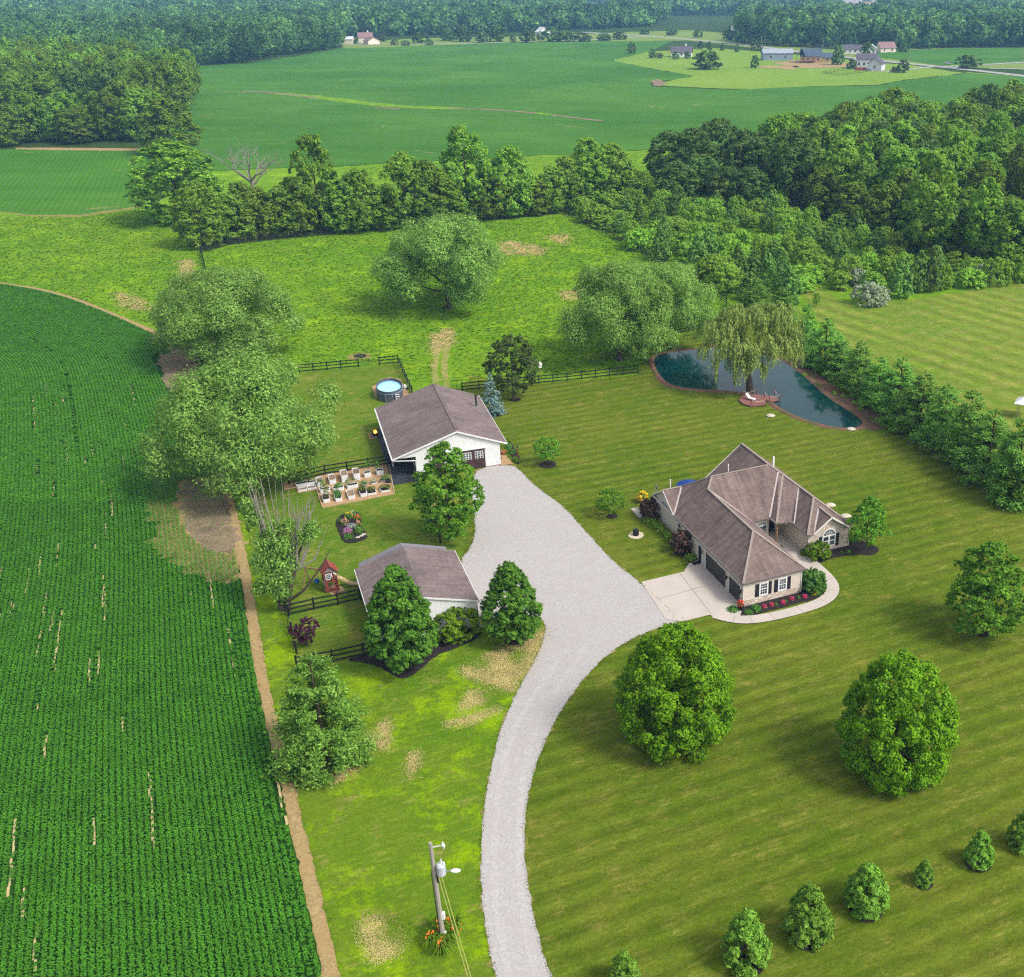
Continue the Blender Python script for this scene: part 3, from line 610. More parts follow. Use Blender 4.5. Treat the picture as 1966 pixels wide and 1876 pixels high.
def crown_pn(r, R, zb, zt, prof, lobes, per, lr, up=.35, squash=.82, jit=.12, rough=.55, fill=.12):
    ts, rs = PROF[prof]; grid = np.linspace(0, 1, 60); wgt = np.interp(grid, ts, rs) + .15; cdf = np.cumsum(wgt) / wgt.sum()
    Ps, Ns, cen = [], [], []
    for i in range(lobes):
        t = np.interp((i + r.random()) / lobes, cdf, grid); th = 2.39996 * i + r.normal(0, .35)
        l = lr * R * r.uniform(.75, 1.25); rad = np.interp(t, ts, rs) * R
        inner = r.random() < fill
        rr = max(0, rad - l * .78) * (r.uniform(.2, .6) if inner else r.uniform(1 - jit, 1 + jit))
        z = zb + t * (zt - zb); z = min(max(z, zb + l * .5), zt - l * .8)
        c = np.array([rr * math.cos(th), rr * math.sin(th), z]); cen.append(c)
        k = int(per * (l / (lr * R)) ** 2 * r.uniform(.8, 1.15))
        out = np.array([math.cos(th), math.sin(th), 0]) * .5 + np.array([0, 0, up])
        m_ = max(3, k // 13); sc = unit(unit(r.normal(size=(m_, 3))) + out) ; srad = r.uniform(.62, 1.05, (m_, 1)) + .14 * r.random((m_, 1)) ** 3
        ci = r.integers(0, m_, k); off = r.normal(0, .15, (k, 3)); dd = sc[ci]
        P = c + (dd * srad[ci] + off) * np.array([1, 1, squash]) * l
        Ps.append(P); Ns.append(unit(dd * .8 + off * 2.2 + r.normal(0, rough * .6, (k, 3)) + np.array([0, 0, .42])))
    return np.concatenate(Ps), np.concatenate(Ns), cen
def trunk_mb(r, h, rad, cen, nl=5, lean=0):
    m = MB(); top = Vector((lean, 0, h)); pts = [Vector((0, 0, -.15)), Vector((lean * .1, 0, h * .12)), Vector((lean * .4, .02 * h, h * .5)), top]
    m.tube(pts, [rad * 1.35, rad, rad * .75, rad * .35], 8)
    cs = sorted(cen, key=lambda c: r.random())[:nl]
    for c in cs:
        z0 = min(max(c[2] * r.uniform(.35, .6), h * .25), h * .9); a = Vector((lean * z0 / h, 0, z0)); b = Vector(c); md = a.lerp(b, .5) + Vector((0, 0, -.06 * (b - a).length))
        m.tube([a, md, b], [rad * .5, rad * .33, rad * .12], 5)
    return m
BANK = {}
def proto(key, kind, mat_, R, H, clear, prof, lobes, per, lr, leafs, seeds=1, asp=.62, bark='bark', trad=None, **k):
    """leaf crown + trunk meshes for one kind of tree, several variants"""
    out = []
    for sd in range(seeds):
        r = np.random.default_rng(abs(hash_(key)) % 100000 + sd * 17)
        P, N, cen = crown_pn(r, R, clear, H, prof, lobes, per, lr, **k)
        V = diamonds(P, N, leafs * (.7 + .6 * r.random(len(P))), asp, r)
        cm = np_mesh(kind + '_crown', V, 4, L[mat_]); tm = trunk_mb(r, H * .72, trad or max(.05, H * .018), cen).mesh(kind + '_trunk', C_[bark])
        out.append((cm, tm))
    BANK[key] = (out, R, H)
def hash_(s):
    h = 7
    for ch in s: h = (h * 131 + ord(ch)) % 1000003
    return h
def plant(name, key, x, y, R, H, label, cat='tree', group=None, rot=None, var=None, z=0, crown='crown', stem='trunk', sy=None):
    prs, R0, H0 = BANK[key]; r = random.random()
    cm, tm = prs[(var if var is not None else random.randrange(len(prs))) % len(prs)]
    e = empty(name, (x, y, z), rot if rot is not None else random.uniform(0, 6.28), label, cat, group)
    e.scale = (R / R0, (sy or R) / R0, H / H0)
    if cm: add(crown, cm, e)
    if tm: add(stem, tm, e)
    return e

def conifer_pn(r, R, H, clear, whorls, nb, tufts, shape=1.0, droop=-.05, upt=.35):
    Ps, Ns = [], []
    for w_ in range(whorls):
        t = (w_ + r.uniform(-.25, .25)) / (whorls - 1); t = min(max(t, 0), 1); z = clear + t * (H - clear) * .95
        rad = R * ((1 - t) ** shape) * (.85 + .3 * r.random()) + .05 * R
        if t < .12: rad *= .85
        for b in range(max(4, int(nb * (1 - .45 * t)))):
            th = r.uniform(0, 6.283); L1 = rad * r.uniform(.72, 1.08); k = max(4, int(tufts * (L1 / R) ** 1.2))
            s = r.uniform(.25, 1, k) ** .7; off = r.normal(0, .11 * L1 + .04, (k, 3)) * np.stack([s, s, s * .55], 1)
            zz = z + droop * L1 * s + upt * L1 * s ** 2.2 * (.6 + .4 * t)
            P = np.stack([np.cos(th) * L1 * s, np.sin(th) * L1 * s, zz], 1) + off
            N = unit(np.stack([np.cos(th) * .35 * np.ones(k), np.sin(th) * .35 * np.ones(k), np.ones(k)], 1) + r.normal(0, .5, (k, 3)))
            Ps.append(P); Ns.append(N)
    return np.concatenate(Ps), np.concatenate(Ns)
def conifer(key, kind, mat_, R, H, clear, whorls, nb, tufts, leafs, seeds=1, asp=.4, **k):
    out = []
    for sd in range(seeds):
        r = np.random.default_rng(hash_(key) % 99999 + sd * 31); P, N = conifer_pn(r, R, H, clear, whorls, nb, tufts, **k)
        cm = np_mesh(kind + '_crown', diamonds(P, N, leafs * (.7 + .6 * r.random(len(P))), asp, r), 4, L[mat_])
        m = MB().tube([(0, 0, -.1), (0, 0, H * .5), (0, 0, H * .96)], [H * .018, H * .012, H * .003], 7); out.append((cm, m.mesh(kind + '_trunk', C_['bark'])))
    BANK[key] = (out, R, H)

proto('willow', 'willow', 'willow', 11, 17, 3.0, 'dome', 62, 880, .25, .22, 4, asp=.42, trad=.55, up=.45, rough=.35, jit=.2, fill=.26)
proto('maple', 'maple', 'maple', 4.8, 10.5, .3, 'egg', 190, 330, .16, .12, 2, fill=.2, trad=.24, up=.3, jit=.06, squash=.9)
proto('pear', 'pear', 'pear', 3.2, 10.5, 1.3, 'pearp', 190, 150, .185, .155, 3, trad=.17, up=.35, jit=.12, fill=.22)
proto('loose', 'maple', 'ash', 3.4, 12, 1.3, 'egg', 130, 130, .19, .165, 2, trad=.16, up=.3, jit=.2, rough=.7, fill=.25, squash=.6)
proto('youngtree', 'young_tree', 'ash', 1.7, 4.2, .9, 'round', 50, 70, .26, .10, 3, trad=.06, up=.4, fill=.2)
proto('honey', 'young_tree', 'ash', 2.2, 6.6, 1.6, 'pearp', 80, 80, .22, .12, 2, trad=.09, up=.4, jit=.22)
proto('bronze', 'dark_tree', 'bronze', 3.6, 10, 1.6, 'round', 70, 120, .22, .17, 1, trad=.2, jit=.15)
proto('purple', 'purple_shrub', 'purple', 1.4, 2.8, .5, 'fan', 36, 60, .3, .11, 1, trad=.05, jit=.2, rough=.8)
proto('burgundy', 'burgundy_shrub', 'burgundy', 1.2, 1.9, .1, 'round', 60, 80, .26, .085, 2, trad=.04, jit=.12, fill=.2)
proto('bush', 'bush', 'bush', 1.75, 3.2, .0, 'dome', 110, 90, .2, .11, 1, trad=.05, jit=.05, fill=.25)
proto('ball', 'bush', 'bush', 1.1, 1.7, .05, 'round', 70, 80, .24, .07, 1, trad=.03, jit=.05)
proto('weepmaple', 'weeping_shrub', 'green', 1.5, 2.1, .05, 'dome', 60, 100, .26, .10, 1, trad=.05, fill=.2)
proto('herb', 'plant', 'green', .4, .6, .0, 'dome', 12, 22, .4, .075, 4, trad=.01)
proto('silver', 'silver_shrub', 'silver', 3.4, 4.6, .2, 'dome', 60, 90, .24, .2, 1, trad=.1)
for i, (m_, pr) in enumerate((('wood', 'round'), ('woodb', 'tall'), ('woodc', 'round'))):
    proto('w' + str(i), 'wood_tree', m_, 6, 20, 4.5, pr, 62, 190, .27, .31, 4, trad=.28, up=.5, jit=.16)
proto('w3', 'wood_tree', 'woodd', 5, 20, 4, 'tall', 60, 180, .26, .3, 2, trad=.28, up=.5, jit=.18)
proto('edge', 'wood_tree', 'wood', 6, 18, .8, 'tall', 76, 190, .24, .3, 4, trad=.28, up=.4, jit=.18)
proto('edgeb', 'wood_tree', 'woodb', 6, 18, .8, 'tall', 76, 190, .24, .3, 3, trad=.28, up=.4, jit=.18)
proto('scrub', 'scrub_shrub', 'scrub', 3, 4.6, .1, 'dome', 34, 120, .32, .2, 5, trad=.07, jit=.2)
proto('scrubb', 'scrub_tree', 'scrubb', 2.2, 6.5, .3, 'pearp', 34, 120, .32, .19, 4, trad=.09, jit=.15)
proto('fartree', 'far_tree', 'woodc', 5, 11, .6, 'egg', 30, 50, .34, .7, 4, trad=.2)
conifer('pine', 'pine', 'pine', 4.0, 11, .2, 17, 14, 190, .17, 4, asp=.42, shape=.62, upt=.34)
proto('youngpine', 'young_pine', 'youngpine', 1.5, 4.5, .02, 'pearp', 90, 110, .23, .15, 4, asp=.34, trad=.06, up=.75, jit=.14, rough=.6, fill=.2)
conifer('spruce', 'blue_spruce', 'spruce', 2.0, 6.8, .1, 17, 13, 34, .17, 1, asp=.4, shape=.85, upt=.02, droop=-.12)

def T(name, key, base, top, wpx, label, cat='tree', group=None, **k):
    """base pixel of the trunk, top row and crown width, all on the photograph"""
    b = G(*base); H = height(base[0], base[1], top); Rr = wpx / 2 / scale_at(base[1]) * (1.08 if key in ('youngpine', 'willow') else 1)
    return plant(name, key, b.x, b.y, Rr, H, label, cat, group, **k)

# ---- the big trees of the yard
T('willow_tree', 'willow', (862, 592), 417, 226, 'big round willow with a short visible trunk alone in the middle of the paddock', var=0)
T('willow_tree', 'willow', (444, 684), 522, 240, 'big silvery willow at the paddock corner beside the bean field edge', var=1)
T('willow_tree', 'willow', (488, 925), 694, 300, 'largest silvery willow overhanging the bean field beside the vegetable garden', var=2)
T('willow_tree', 'willow', (1190, 692), 507, 200, 'big willow at the left end of the pond beside the black fence', var=3, rot=1.0)
T('willow_tree', 'willow', (1275, 668), 506, 165, 'willow hanging over the far left shore of the pond', var=1, rot=4.0)
T('maple_tree', 'maple', (1297, 1419), 1203, 216, 'dense bright green maple on the lawn inside the curve of the gravel drive', var=0)
T('maple_tree', 'maple', (1715, 1477), 1264, 214, 'dense bright green maple on the open lawn right of the other round maple', var=1)
T('maple_tree', 'loose', (868, 1036), 848, 124, 'tall bright green maple in front of the white barn doors', var=0)
T('pear_tree', 'pear', (778, 1280), 1088, 134, 'tall dark green pear tree in the mulch bed in front of the small garage', var=0)
T('pear_tree', 'pear', (987, 1228), 1080, 112, 'small pear tree in a mulch ring beside the gravel drive', var=1, rot=2)
T('pine_tree', 'pine', (630, 1465), 1250, 188, 'big spreading pine on the side lawn near the bean field strip', var=0)
T('dark_tree', 'bronze', (987, 768), 643, 94, 'dark bronze green tree behind the blue spruce', var=0)
T('spruce_tree', 'spruce', (946, 796), 712, 54, 'blue grey spruce at the back corner of the barn roof')
T('young_tree', 'youngtree', (1052, 893), 840, 52, 'small round tree in a mulch ring on the lawn nearest the barn', var=0)
T('young_tree', 'youngtree', (1174, 991), 940, 56, 'small round tree on the lawn between the drive and the house', var=1)
T('young_tree', 'honey', (1663, 1055), 955, 78, 'feathery young tree in the dark mulch bed at the stone gable', var=0)
T('young_tree', 'loose', (1882, 1214), 1042, 150, 'loose bright green tree in a mulch ring on the right lawn', var=1)
for k, (b, tp, wd, lb) in enumerate([((1432, 1847), 1750, 84, 'young pine second from the left in the row at the bottom of the lawn'), ((1550, 1797), 1700, 86, 'bright young pine third from the left in the lawn row'), ((1661, 1744), 1660, 80, 'bluish young pine in the middle of the row'), ((1773, 1697), 1653, 36, 'tiniest young pine of the row on the lawn'), ((1877, 1658), 1597, 50, 'small bright young pine just left of the one cut by the picture edge'), ((1962, 1625), 1555, 56, 'young pine cut by the right edge of the picture'), ((1198, 1893), 1828, 56, 'young pine cut by the bottom edge of the picture')]):
    T('young_pine', 'youngpine', b, tp, wd, lb, 'pine', 'young pines in a row on the lawn', var=k)
T('purple_shrub', 'purple', (590, 1242), 1195, 56, 'dark purple leaved shrub inside the small fenced pen', 'shrub')
T('round_bush', 'bush', (876, 1217), 1168, 98, 'large clipped yellow green bush against the small garage wall', 'bush')

# ---- pines along the pond
PR = [((1548, 668), 590, 64), ((1583, 704), 606, 84), ((1612, 724), 640, 84), ((1646, 752), 655, 90), ((1684, 778), 676, 96), ((1722, 806), 690, 100), ((1764, 832), 708, 112), ((1806, 862), 722, 118), ((1850, 892), 748, 122), ((1893, 920), 775, 122), ((1945, 962), 800, 120)]
for k, (b, tp, wd) in enumerate(PR):
    nth = ['farthest', 'second farthest', 'third', 'fourth', 'fifth', 'middle', 'fifth nearest', 'fourth nearest', 'third nearest', 'second nearest', 'nearest'][k]
    T('pine_tree', 'pine', b, tp + (k * 7 % 5 - 2) * 5, wd * (.9 + .06 * (k * 3 % 4)), nth + ' pine of the row behind the pond bank', 'tree', 'pines in a row behind the pond', var=k)
T('pine_tree', 'youngpine', (1716, 826), 797, 24, 'tiny pine at the right tip of the pond', 'tree')
T('pine_tree', 'loose', (1945, 972), 890, 70, 'yellow green bushy tree at the right edge under the last pond pine', 'tree')
T('pine_tree', 'pine', (1500, 618), 548, 70, 'blue green pine behind the weeping willow', 'tree', var=2)
T('pine_tree', 'pine', (1452, 600), 530, 72, 'pine at the end of the paddock fence behind the weeping willow', 'tree', var=1)
T('small_tree', 'youngtree', (1405, 622), 580, 50, 'light green bush left of the weeping willow top', 'tree')
T('small_tree', 'youngtree', (1567, 590), 562, 16, 'thin sapling standing in the mown grass behind the pond pines', 'tree')
T('silver_shrub', 'silver', (1669, 584), 543, 70, 'round silver grey shrub at the edge of the mown field', 'shrub')

# ---- weeping willow
b = G(1440, 752); H = 12.6; r = np.random.default_rng(5)
ww = empty('weeping_willow', b, 0, 'weeping willow with drooping strands growing beside the pond dock', 'tree')
lobes = [(-4.2, .5, 9.6, 2.6), (-1.6, 1.5, 11.0, 2.7), (1.6, 1.0, 11.4, 2.6), (4.3, 1.5, 11.2, 2.8), (5.2, 2.5, 9.0, 2.4), (-5.2, -.5, 6.6, 2.2), (-2.2, -1.6, 8.0, 2.4), (.2, -2.2, 7.2, 2.0), (4.6, -1.0, 6.8, 2.4), (2.6, -1.5, 8.2, 2.0), (-3.9, -2.2, 5.4, 1.8), (0.6, -2.9, 4.6, 1.3), (5.6, .6, 7.6, 2.0), (3.0, 2.0, 10.2, 2.2), (-3.2, 1.4, 8.8, 2.2), (-1.0, -2.4, 6.0, 1.6)]
Ps, Ns = [], []
for cx, cy, cz, lr_ in lobes:
    for b_ in range(int(9 * lr_)):
        a0 = r.uniform(0, 6.283); r0 = lr_ * math.sqrt(r.uniform(.08, 1)); L0 = r.uniform(1.0, 3.6) * (.55 + .5 * r0 / lr_); sp_ = r.uniform(.16, .34)
        for s_ in range(r.integers(4, 9)):
            x0 = cx + r0 * math.cos(a0) + r.normal(0, sp_); y0 = cy + r0 * math.sin(a0) + r.normal(0, sp_); z0 = cz + math.sqrt(max(0, 1 - (r0 / lr_) ** 2)) * lr_ * .6 + r.normal(0, .15)
            ln = L0 * r.uniform(.6, 1.1); k = max(3, int(ln / .12)); t = np.arange(k) / k; sw = .55 * (1 - np.exp(-3 * t))
            Ps.append(np.stack([x0 + math.cos(a0) * sw + r.normal(0, .06, k), y0 + math.sin(a0) * sw + r.normal(0, .06, k), np.maximum(z0 - ln * t ** 1.2, .5)], 1))
            N = r.normal(0, .55, (k, 3)); N[:, 0] += math.cos(a0) * .7; N[:, 1] += math.sin(a0) * .7; N[:, 2] += .45; Ns.append(N)
P = np.concatenate(Ps); N = unit(np.concatenate(Ns)); n = len(P)
t = np.stack([r.normal(0, .22, n), r.normal(0, .22, n), -np.ones(n)], 1); t -= N * (t * N).sum(1, keepdims=True); t = unit(t); bb = np.cross(N, t)
s_ = (.15 + .12 * r.random(n)).reshape(-1, 1)
add('crown', np_mesh('weeping_crown', np.stack([P + t * s_, P + bb * s_ * .36, P - t * s_, P - bb * s_ * .36], 1).reshape(-1, 3), 4, L['weep']), ww)
m = MB(); m.tube([(0, 0, -.2), (-.15, 0, 1.6), (-.6, .2, 3.6), (-1.2, .6, 6.5), (-1.8, 1.2, 9.5)], [.62, .48, .40, .28, .1], 9)
m.tube([(-.5, .2, 3.2), (1.2, .3, 5.4), (2.4, .2, 6.4), (3.4, .8, 8.2), (4.3, 1.3, 10.4)], [.3, .22, .17, .11, .04], 7); m.tube([(-.6, .2, 3.8), (-2.6, 0, 6.2), (-4, .3, 8.6)], [.25, .16, .06], 6)
m.build('trunk', C_['bark'], ww)
m = MB(); m.tube([(2.4, -.2, 6.4), (3.3, -.4, 7.6), (4.1, -.2, 9.4)], [.09, .07, .03], 5); m.tube([(3.1, -.4, 7.3), (4.2, -.9, 8.0), (5.6, -1.0, 8.5)], [.07, .05, .02], 5); m.tube([(4.2, -.9, 8.0), (4.4, -1.1, 6.9)], [.05, .02], 5); m.build('dead_branch', C_['barkdead'], ww)

# ---- half dead willow beside the field
b = G(548, 1172); hd = empty('dying_willow', b, 0, 'leaning half dead willow with bare upright stems beside the bean field', 'tree'); r = np.random.default_rng(8)
m = MB(); dead = MB()
for a in ((-.25, 0), (.15, .12), (.3, -.1)): m.tube([(a[0], a[1], -.1), (a[0] * 1.8, a[1], 1.5), (a[0] * 3 + .3, a[1] + .6, 3.6), (a[0] * 5 + .5, 1.4, 6.2)], [.34, .28, .2, .1], 7)
m.tube([(.3, -.1, 1.0), (2.2, -.3, 2.4), (4.0, .2, 4.6), (5.2, .6, 6.6)], [.18, .13, .09, .02], 6)
m.build('trunk', C_['bark'], hd)
for k in range(34):
    x0 = r.uniform(-1.8, 2.6); y0 = r.uniform(.6, 2.6); z0 = r.uniform(4.0, 6.6); x1 = x0 * 1.3 + r.normal(0, .5); h = r.uniform(10.0, 13.8) - abs(x0) * .5
    p = [Vector((x0 * .4, y0 * .5, z0 - 1.4)), Vector((x0, y0, z0 + 1)), Vector((x1, y0 + .6, (z0 + h) / 2 + 1)), Vector((x1 * 1.15 + r.normal(0, .3), y0 + 1.0, h))]
    dead.tube(p, [.075, .055, .038, .012], 4)
    for _ in range(2):
        q0 = p[2].lerp(p[3], r.uniform(-.4, .5)); dead.tube([q0, q0 + Vector((r.normal(0, .5), r.normal(0, .3), r.uniform(.7, 1.5)))], [.024, .008], 3)
for x, z in ((2.8, 6.5), (3.4, 8.0), (2.4, 9.0), (4.2, 7.0)): dead.tube([(1.6, .6, 4.2), (x * .8, .9, z * .75), (x, 1.2, z), (x + .9, 1.5, z + 2)], [.11, .085, .05, .012], 5)
dead.build('dead_stems', C_['barkdead'], hd)
Ps, Ns = [], []
for cx, cy, cz, l in [(-.4, -.3, 3.4, 1.5), (-.6, .6, 5.2, 1.7), (.6, 0, 4.6, 1.5), (-1.7, .4, 5.0, 1.2), (.5, .9, 6.4, 1.5), (-1.3, 1.2, 6.8, 1.3), (-2.2, 2.0, 9.0, 1.0), (-2.7, 2.2, 10.2, .9), (2.9, 1.2, 7.6, 1.0), (3.5, 1.3, 8.4, .8), (-.3, 1.5, 8.0, 1.0), (-1.8, -.2, 2.6, 1.0), (.2, -.6, 2.2, 1.0), (1.2, 1.4, 8.6, .7)]:
    k = int(420 * l); dd = unit(unit(r.normal(size=(k, 3))) + np.array([0, 0, .35])); Ps.append(np.array([cx, cy, cz]) + dd * l * r.uniform(.4, 1.08, (k, 1))); Ns.append(unit(dd + r.normal(0, .7, (k, 3))))
P = np.concatenate(Ps); add('crown', np_mesh('dying_crown', diamonds(P, np.concatenate(Ns), .13 + .1 * r.random(len(P)), .42, r), 4, L['willow']), hd)

# ---- snag in the hedgerow: branching bare limbs
b = G(492, 400); sn = empty('dead_tree', b, 0, 'bare bleached dead tree rising above the hedgerow', 'tree'); m = MB(); r = np.random.default_rng(31)
def branch(p, d, ln, rad, lev):
    q1 = p + d * ln * .55 + Vector(r.normal(0, .06 * ln, 3)); e_ = q1 + (d + Vector(r.normal(0, .25, 3))).normalized() * ln * .5
    m.tube([p, q1, e_], [rad, rad * .75, rad * .45], 5 if lev < 2 else 4, cap=False)
    if lev >= 4: return
    for _ in range(3 if lev < 3 else 2):
        s0 = q1.lerp(e_, r.uniform(0, 1)); nd = (d + Vector((r.normal(0, .75), r.normal(0, .6), r.normal(.12, .35)))).normalized(); branch(s0, nd, ln * r.uniform(.5, .72), rad * .45, lev + 1)
m.tube([(0, 0, 0), (0, 0, 7)], [.5, .42], 7)
for th, el in ((0, .75), (.9, .9), (2.1, .6), (3.1, .8), (3.6, 1.05), (4.9, .9), (5.6, .5), (1.5, 1.3)): branch(Vector((0, 0, 5.5 + th * .3)), Vector((math.cos(th) * math.cos(el), math.sin(th) * math.cos(el), math.sin(el))), 6.6, .25, 1)
m.build('limbs', C_['barkdead'], sn)

# ---- hedgerow behind the paddock
HG = 'trees of the hedgerow behind the paddock'
T('hedgerow_tree', 'edge', (352, 425), 268, 168, 'broad dark tree at the left end of the hedgerow', group=HG, var=0)
T('hedgerow_tree', 'edgeb', (392, 474), 350, 96, 'round tree at the paddock corner in front of the hedgerow end', group=HG, var=1)
T('hedgerow_tree', 'edge', (330, 296), 190, 108, 'lone tree at the corner of the left wood', group=HG, var=2)
T('hedgerow_tree', 'edge', (617, 440), 256, 88, 'tall narrow tree beside the bare dead tree in the hedgerow', group=HG, var=3)
T('hedgerow_tree', 'edge', (900, 418), 240, 108, 'tallest dark tree in the middle of the hedgerow', group=HG, var=1)
for x, y, tp, wd in [(455, 462, 372, 80), (500, 456, 360, 86), (545, 452, 358, 84), (585, 450, 345, 70), (655, 446, 345, 76), (700, 444, 325, 84), (745, 440, 372, 70), (640, 425, 340, 70), (785, 436, 292, 92), (830, 434, 306, 86), (860, 428, 335, 80), (945, 420, 330, 84), (985, 416, 280, 90), (1030, 412, 345, 70), (1060, 408, 318, 60), (1090, 402, 300, 76), (1130, 396, 266, 88), (1175, 392, 274, 84), (1210, 388, 320, 80), (1235, 380, 330, 60), (470, 440, 350, 70), (570, 430, 340, 70), (800, 418, 330, 70), (1120, 380, 300, 66)]:
    T('hedgerow_tree', random.choice(['edge', 'edgeb', 'edge']), (x, y), tp, wd, 'leafy green tree among the dense hedgerow trees behind the paddock fence', group=HG)
OK = 'dark oaks right of the hedgerow'
for x, y, tp, wd in [(1285, 372, 252, 92), (1330, 378, 245, 90), (1378, 372, 228, 100), (1425, 378, 248, 84), (1460, 384, 262, 70), (1300, 398, 310, 80), (1390, 400, 320, 80), (1345, 392, 300, 80), (1440, 404, 320, 76)]:
    T('oak_tree', 'w2', (x, y), tp, wd, 'dark grey green oak in the cluster at the right end of the hedgerow', group=OK)

# ---- right wood
RG = 'trees of the right hand wood'; r = np.random.default_rng(77); random.seed(9)
T('wood_tree', 'w3', (1780, 500), 288, 96, 'tall pale lime green tree in front of the right hand wood', var=0)
T('wood_tree', 'w3', (1878, 510), 340, 66, 'narrow pale lime green tree at the front of the right wood nearest the picture edge', var=1)
T('wood_tree', 'edge', (1625, 305), 193, 112, 'broad round tree standing out at the far left corner of the right wood', var=0)
RW = [(1500, 330), (1600, 320), (1690, 285), (1800, 275), (2080, 262), (2080, 500), (1966, 520), (1850, 505), (1760, 470), (1640, 440), (1540, 415), (1480, 395)]
X, Y = scatter(RW, 4000, r); keep = []
for x, y in zip(X, Y):
    if all((x - a) ** 2 + (y - b_) ** 2 > 7.6 ** 2 for a, b_ in keep): keep.append((x, y))
for x, y in keep:
    px, py = to_px(x, y); front = py > 400 + max(0, (px - 1500)) * .14
    plant('wood_tree', ('edgeb' if r.random() < .4 else 'edge') if front else r.choice(['w0', 'w1', 'w0', 'w2', 'w1', 'w3', 'w0', 'w1']), x, y, r.uniform(4.6, 6.8), r.uniform(10, 15) if front else r.uniform(15, 22), 'leafy green tree within the dense wood at the right', group=RG)
print('right wood', len(keep))
# ---- left wood
LG = 'trees of the left hand wood'
LW = [(-60, 282), (60, 280), (200, 276), (288, 272), (330, 262), (350, 240), (368, 215), (372, 190), (300, 178), (200, 168), (60, 165), (-60, 168)]
X, Y = scatter(LW, 3000, r); keep = []
for x, y in zip(X, Y):
    if all((x - a) ** 2 + (y - b_) ** 2 > 9.0 ** 2 for a, b_ in keep): keep.append((x, y))
for x, y in keep:
    px, py = to_px(x, y); front = py > 262
    plant('wood_tree', r.choice(['edge', 'edgeb', 'edge']) if front else r.choice(['w0', 'w0', 'w1', 'w2']), x, y, r.uniform(5.2, 7.5), r.uniform(12, 20) if front else r.uniform(20, 26), 'leafy green tree within the dense wood at the left', group=LG)
print('left wood', len(keep))

# ---- scrub between the paddock and the right wood
SG = 'scrub shrubs between the paddock and the wood'; SGb = 'dark young trees in the scrub'; random.seed(3)
SCR = [(1095, 405), (1200, 385), (1320, 400), (1480, 400), (1640, 455), (1760, 490), (1966, 525), (1966, 540), (1850, 558), (1700, 570), (1560, 555), (1525, 590), (1470, 580), (1400, 575), (1250, 492), (1150, 440)]
X, Y = scatter(SCR, 2600, r); keep = []
for x, y in zip(X, Y):
    px, py = to_px(x, y)
    if in_poly(np.array([px]), np.array([py]), [(1400, 440), (1480, 450), (1500, 480), (1420, 478)])[0]: continue
    if all((x - a) ** 2 + (y - b_) ** 2 > 4.9 ** 2 for a, b_ in keep): keep.append((x, y))
for x, y in keep:
    if r.random() < .76: plant('scrub_shrub', 'scrub', x, y, r.uniform(2.0, 3.6), r.uniform(2.6, 5.6), 'light green wild shrub in the scrub behind the paddock fence', 'shrub', SG)
    else: plant('scrub_tree', 'scrubb', x, y, r.uniform(1.7, 2.7), r.uniform(4.5, 8.2), 'dark bluish green young tree in the scrub behind the paddock fence', 'tree', SGb)
print('scrub', len(keep))
for x, y, tp, wd, lb in [(1645, 548, 515, 40, 'pale silvery shrub in the scrub near the round silver shrub'), (1385, 540, 510, 44, 'pale flowering shrub in the scrub beside the paddock fence'), (1500, 545, 514, 20, 'small whitish shrub in the scrub above the pond pines'), (1890, 540, 506, 56, 'grey green domed shrub at the mown field edge on the right')]:
    T('silver_shrub', 'silver', (x, y), tp, wd, lb, 'shrub')
T('dark_cedar', 'scrubb', (1725, 572), 492, 50, 'dark blue green cedar beside the round silver shrub', 'tree')
T('dark_cedar', 'scrubb', (1788, 560), 470, 40, 'tall dark narrow cedar right of the blue green cedar', 'tree')

# ---- far woods: one mass each
def far_wood(name, poly, n, spacing, hgt, leaves, size, label, seed):
    r = np.random.default_rng(seed); X, Y = scatter(poly, n, r)
    cell = {}; pts = []; PXs, PYs = to_px(X, Y); out_ = np.ones(len(X), bool)
    for c_ in CLEAR: out_ &= ~in_poly(PXs, PYs, c_)
    X, Y = X[out_], Y[out_]
    for x, y in zip(X, Y):
        key = (int(x // spacing), int(y // spacing))
        if key in cell: continue
        cell[key] = 1; pts.append((x, y))
    m_ = len(pts); pts = np.array(pts); hs = r.uniform(hgt[0] * .72, hgt[1] * 1.06, m_) ; rad = r.uniform(.42, .86, m_) * spacing * 1.05
    idx = np.repeat(np.arange(m_), leaves); k = len(idx)
    dd = unit(unit(r.normal(size=(k, 3))) + np.array([0, -.25, .42])); lump = .78 + .3 * r.random(k)
    hv = hs[idx]
    P = np.stack([pts[idx, 0] + dd[:, 0] * rad[idx] * lump, pts[idx, 1] + dd[:, 1] * rad[idx] * lump, hv * .56 + dd[:, 2] * hv * .46 * lump], 1)
    P[:, 2] = np.maximum(P[:, 2], .4)
    N = unit(dd + r.normal(0, .42, (k, 3)))
    o = add(name, np_mesh(name, diamonds(P, N, size * (.7 + .6 * r.random(k)), .8, r), 4, L['far'])); o['kind'] = 'stuff'; o['label'] = label; o['category'] = 'wood'
    print(name, m_, k)
CLEAR = [[(1108, 12), (1182, 12), (1172, 46), (1118, 46)], [(1370, -4), (1480, -4), (1480, 8), (1370, 8)], [(1598, -6), (1700, -6), (1694, 34), (1604, 34)], [(1010, 8), (1042, 8), (1036, 38), (1016, 38)], [(27, 40), (52, 40), (49, 80), (31, 80)], [(560, 30), (700, 27), (720, 34), (560, 38)], [(200, 14), (330, 13), (340, 19), (200, 20)], [(1480, 22), (1560, 22), (1560, 30), (1480, 30)]]
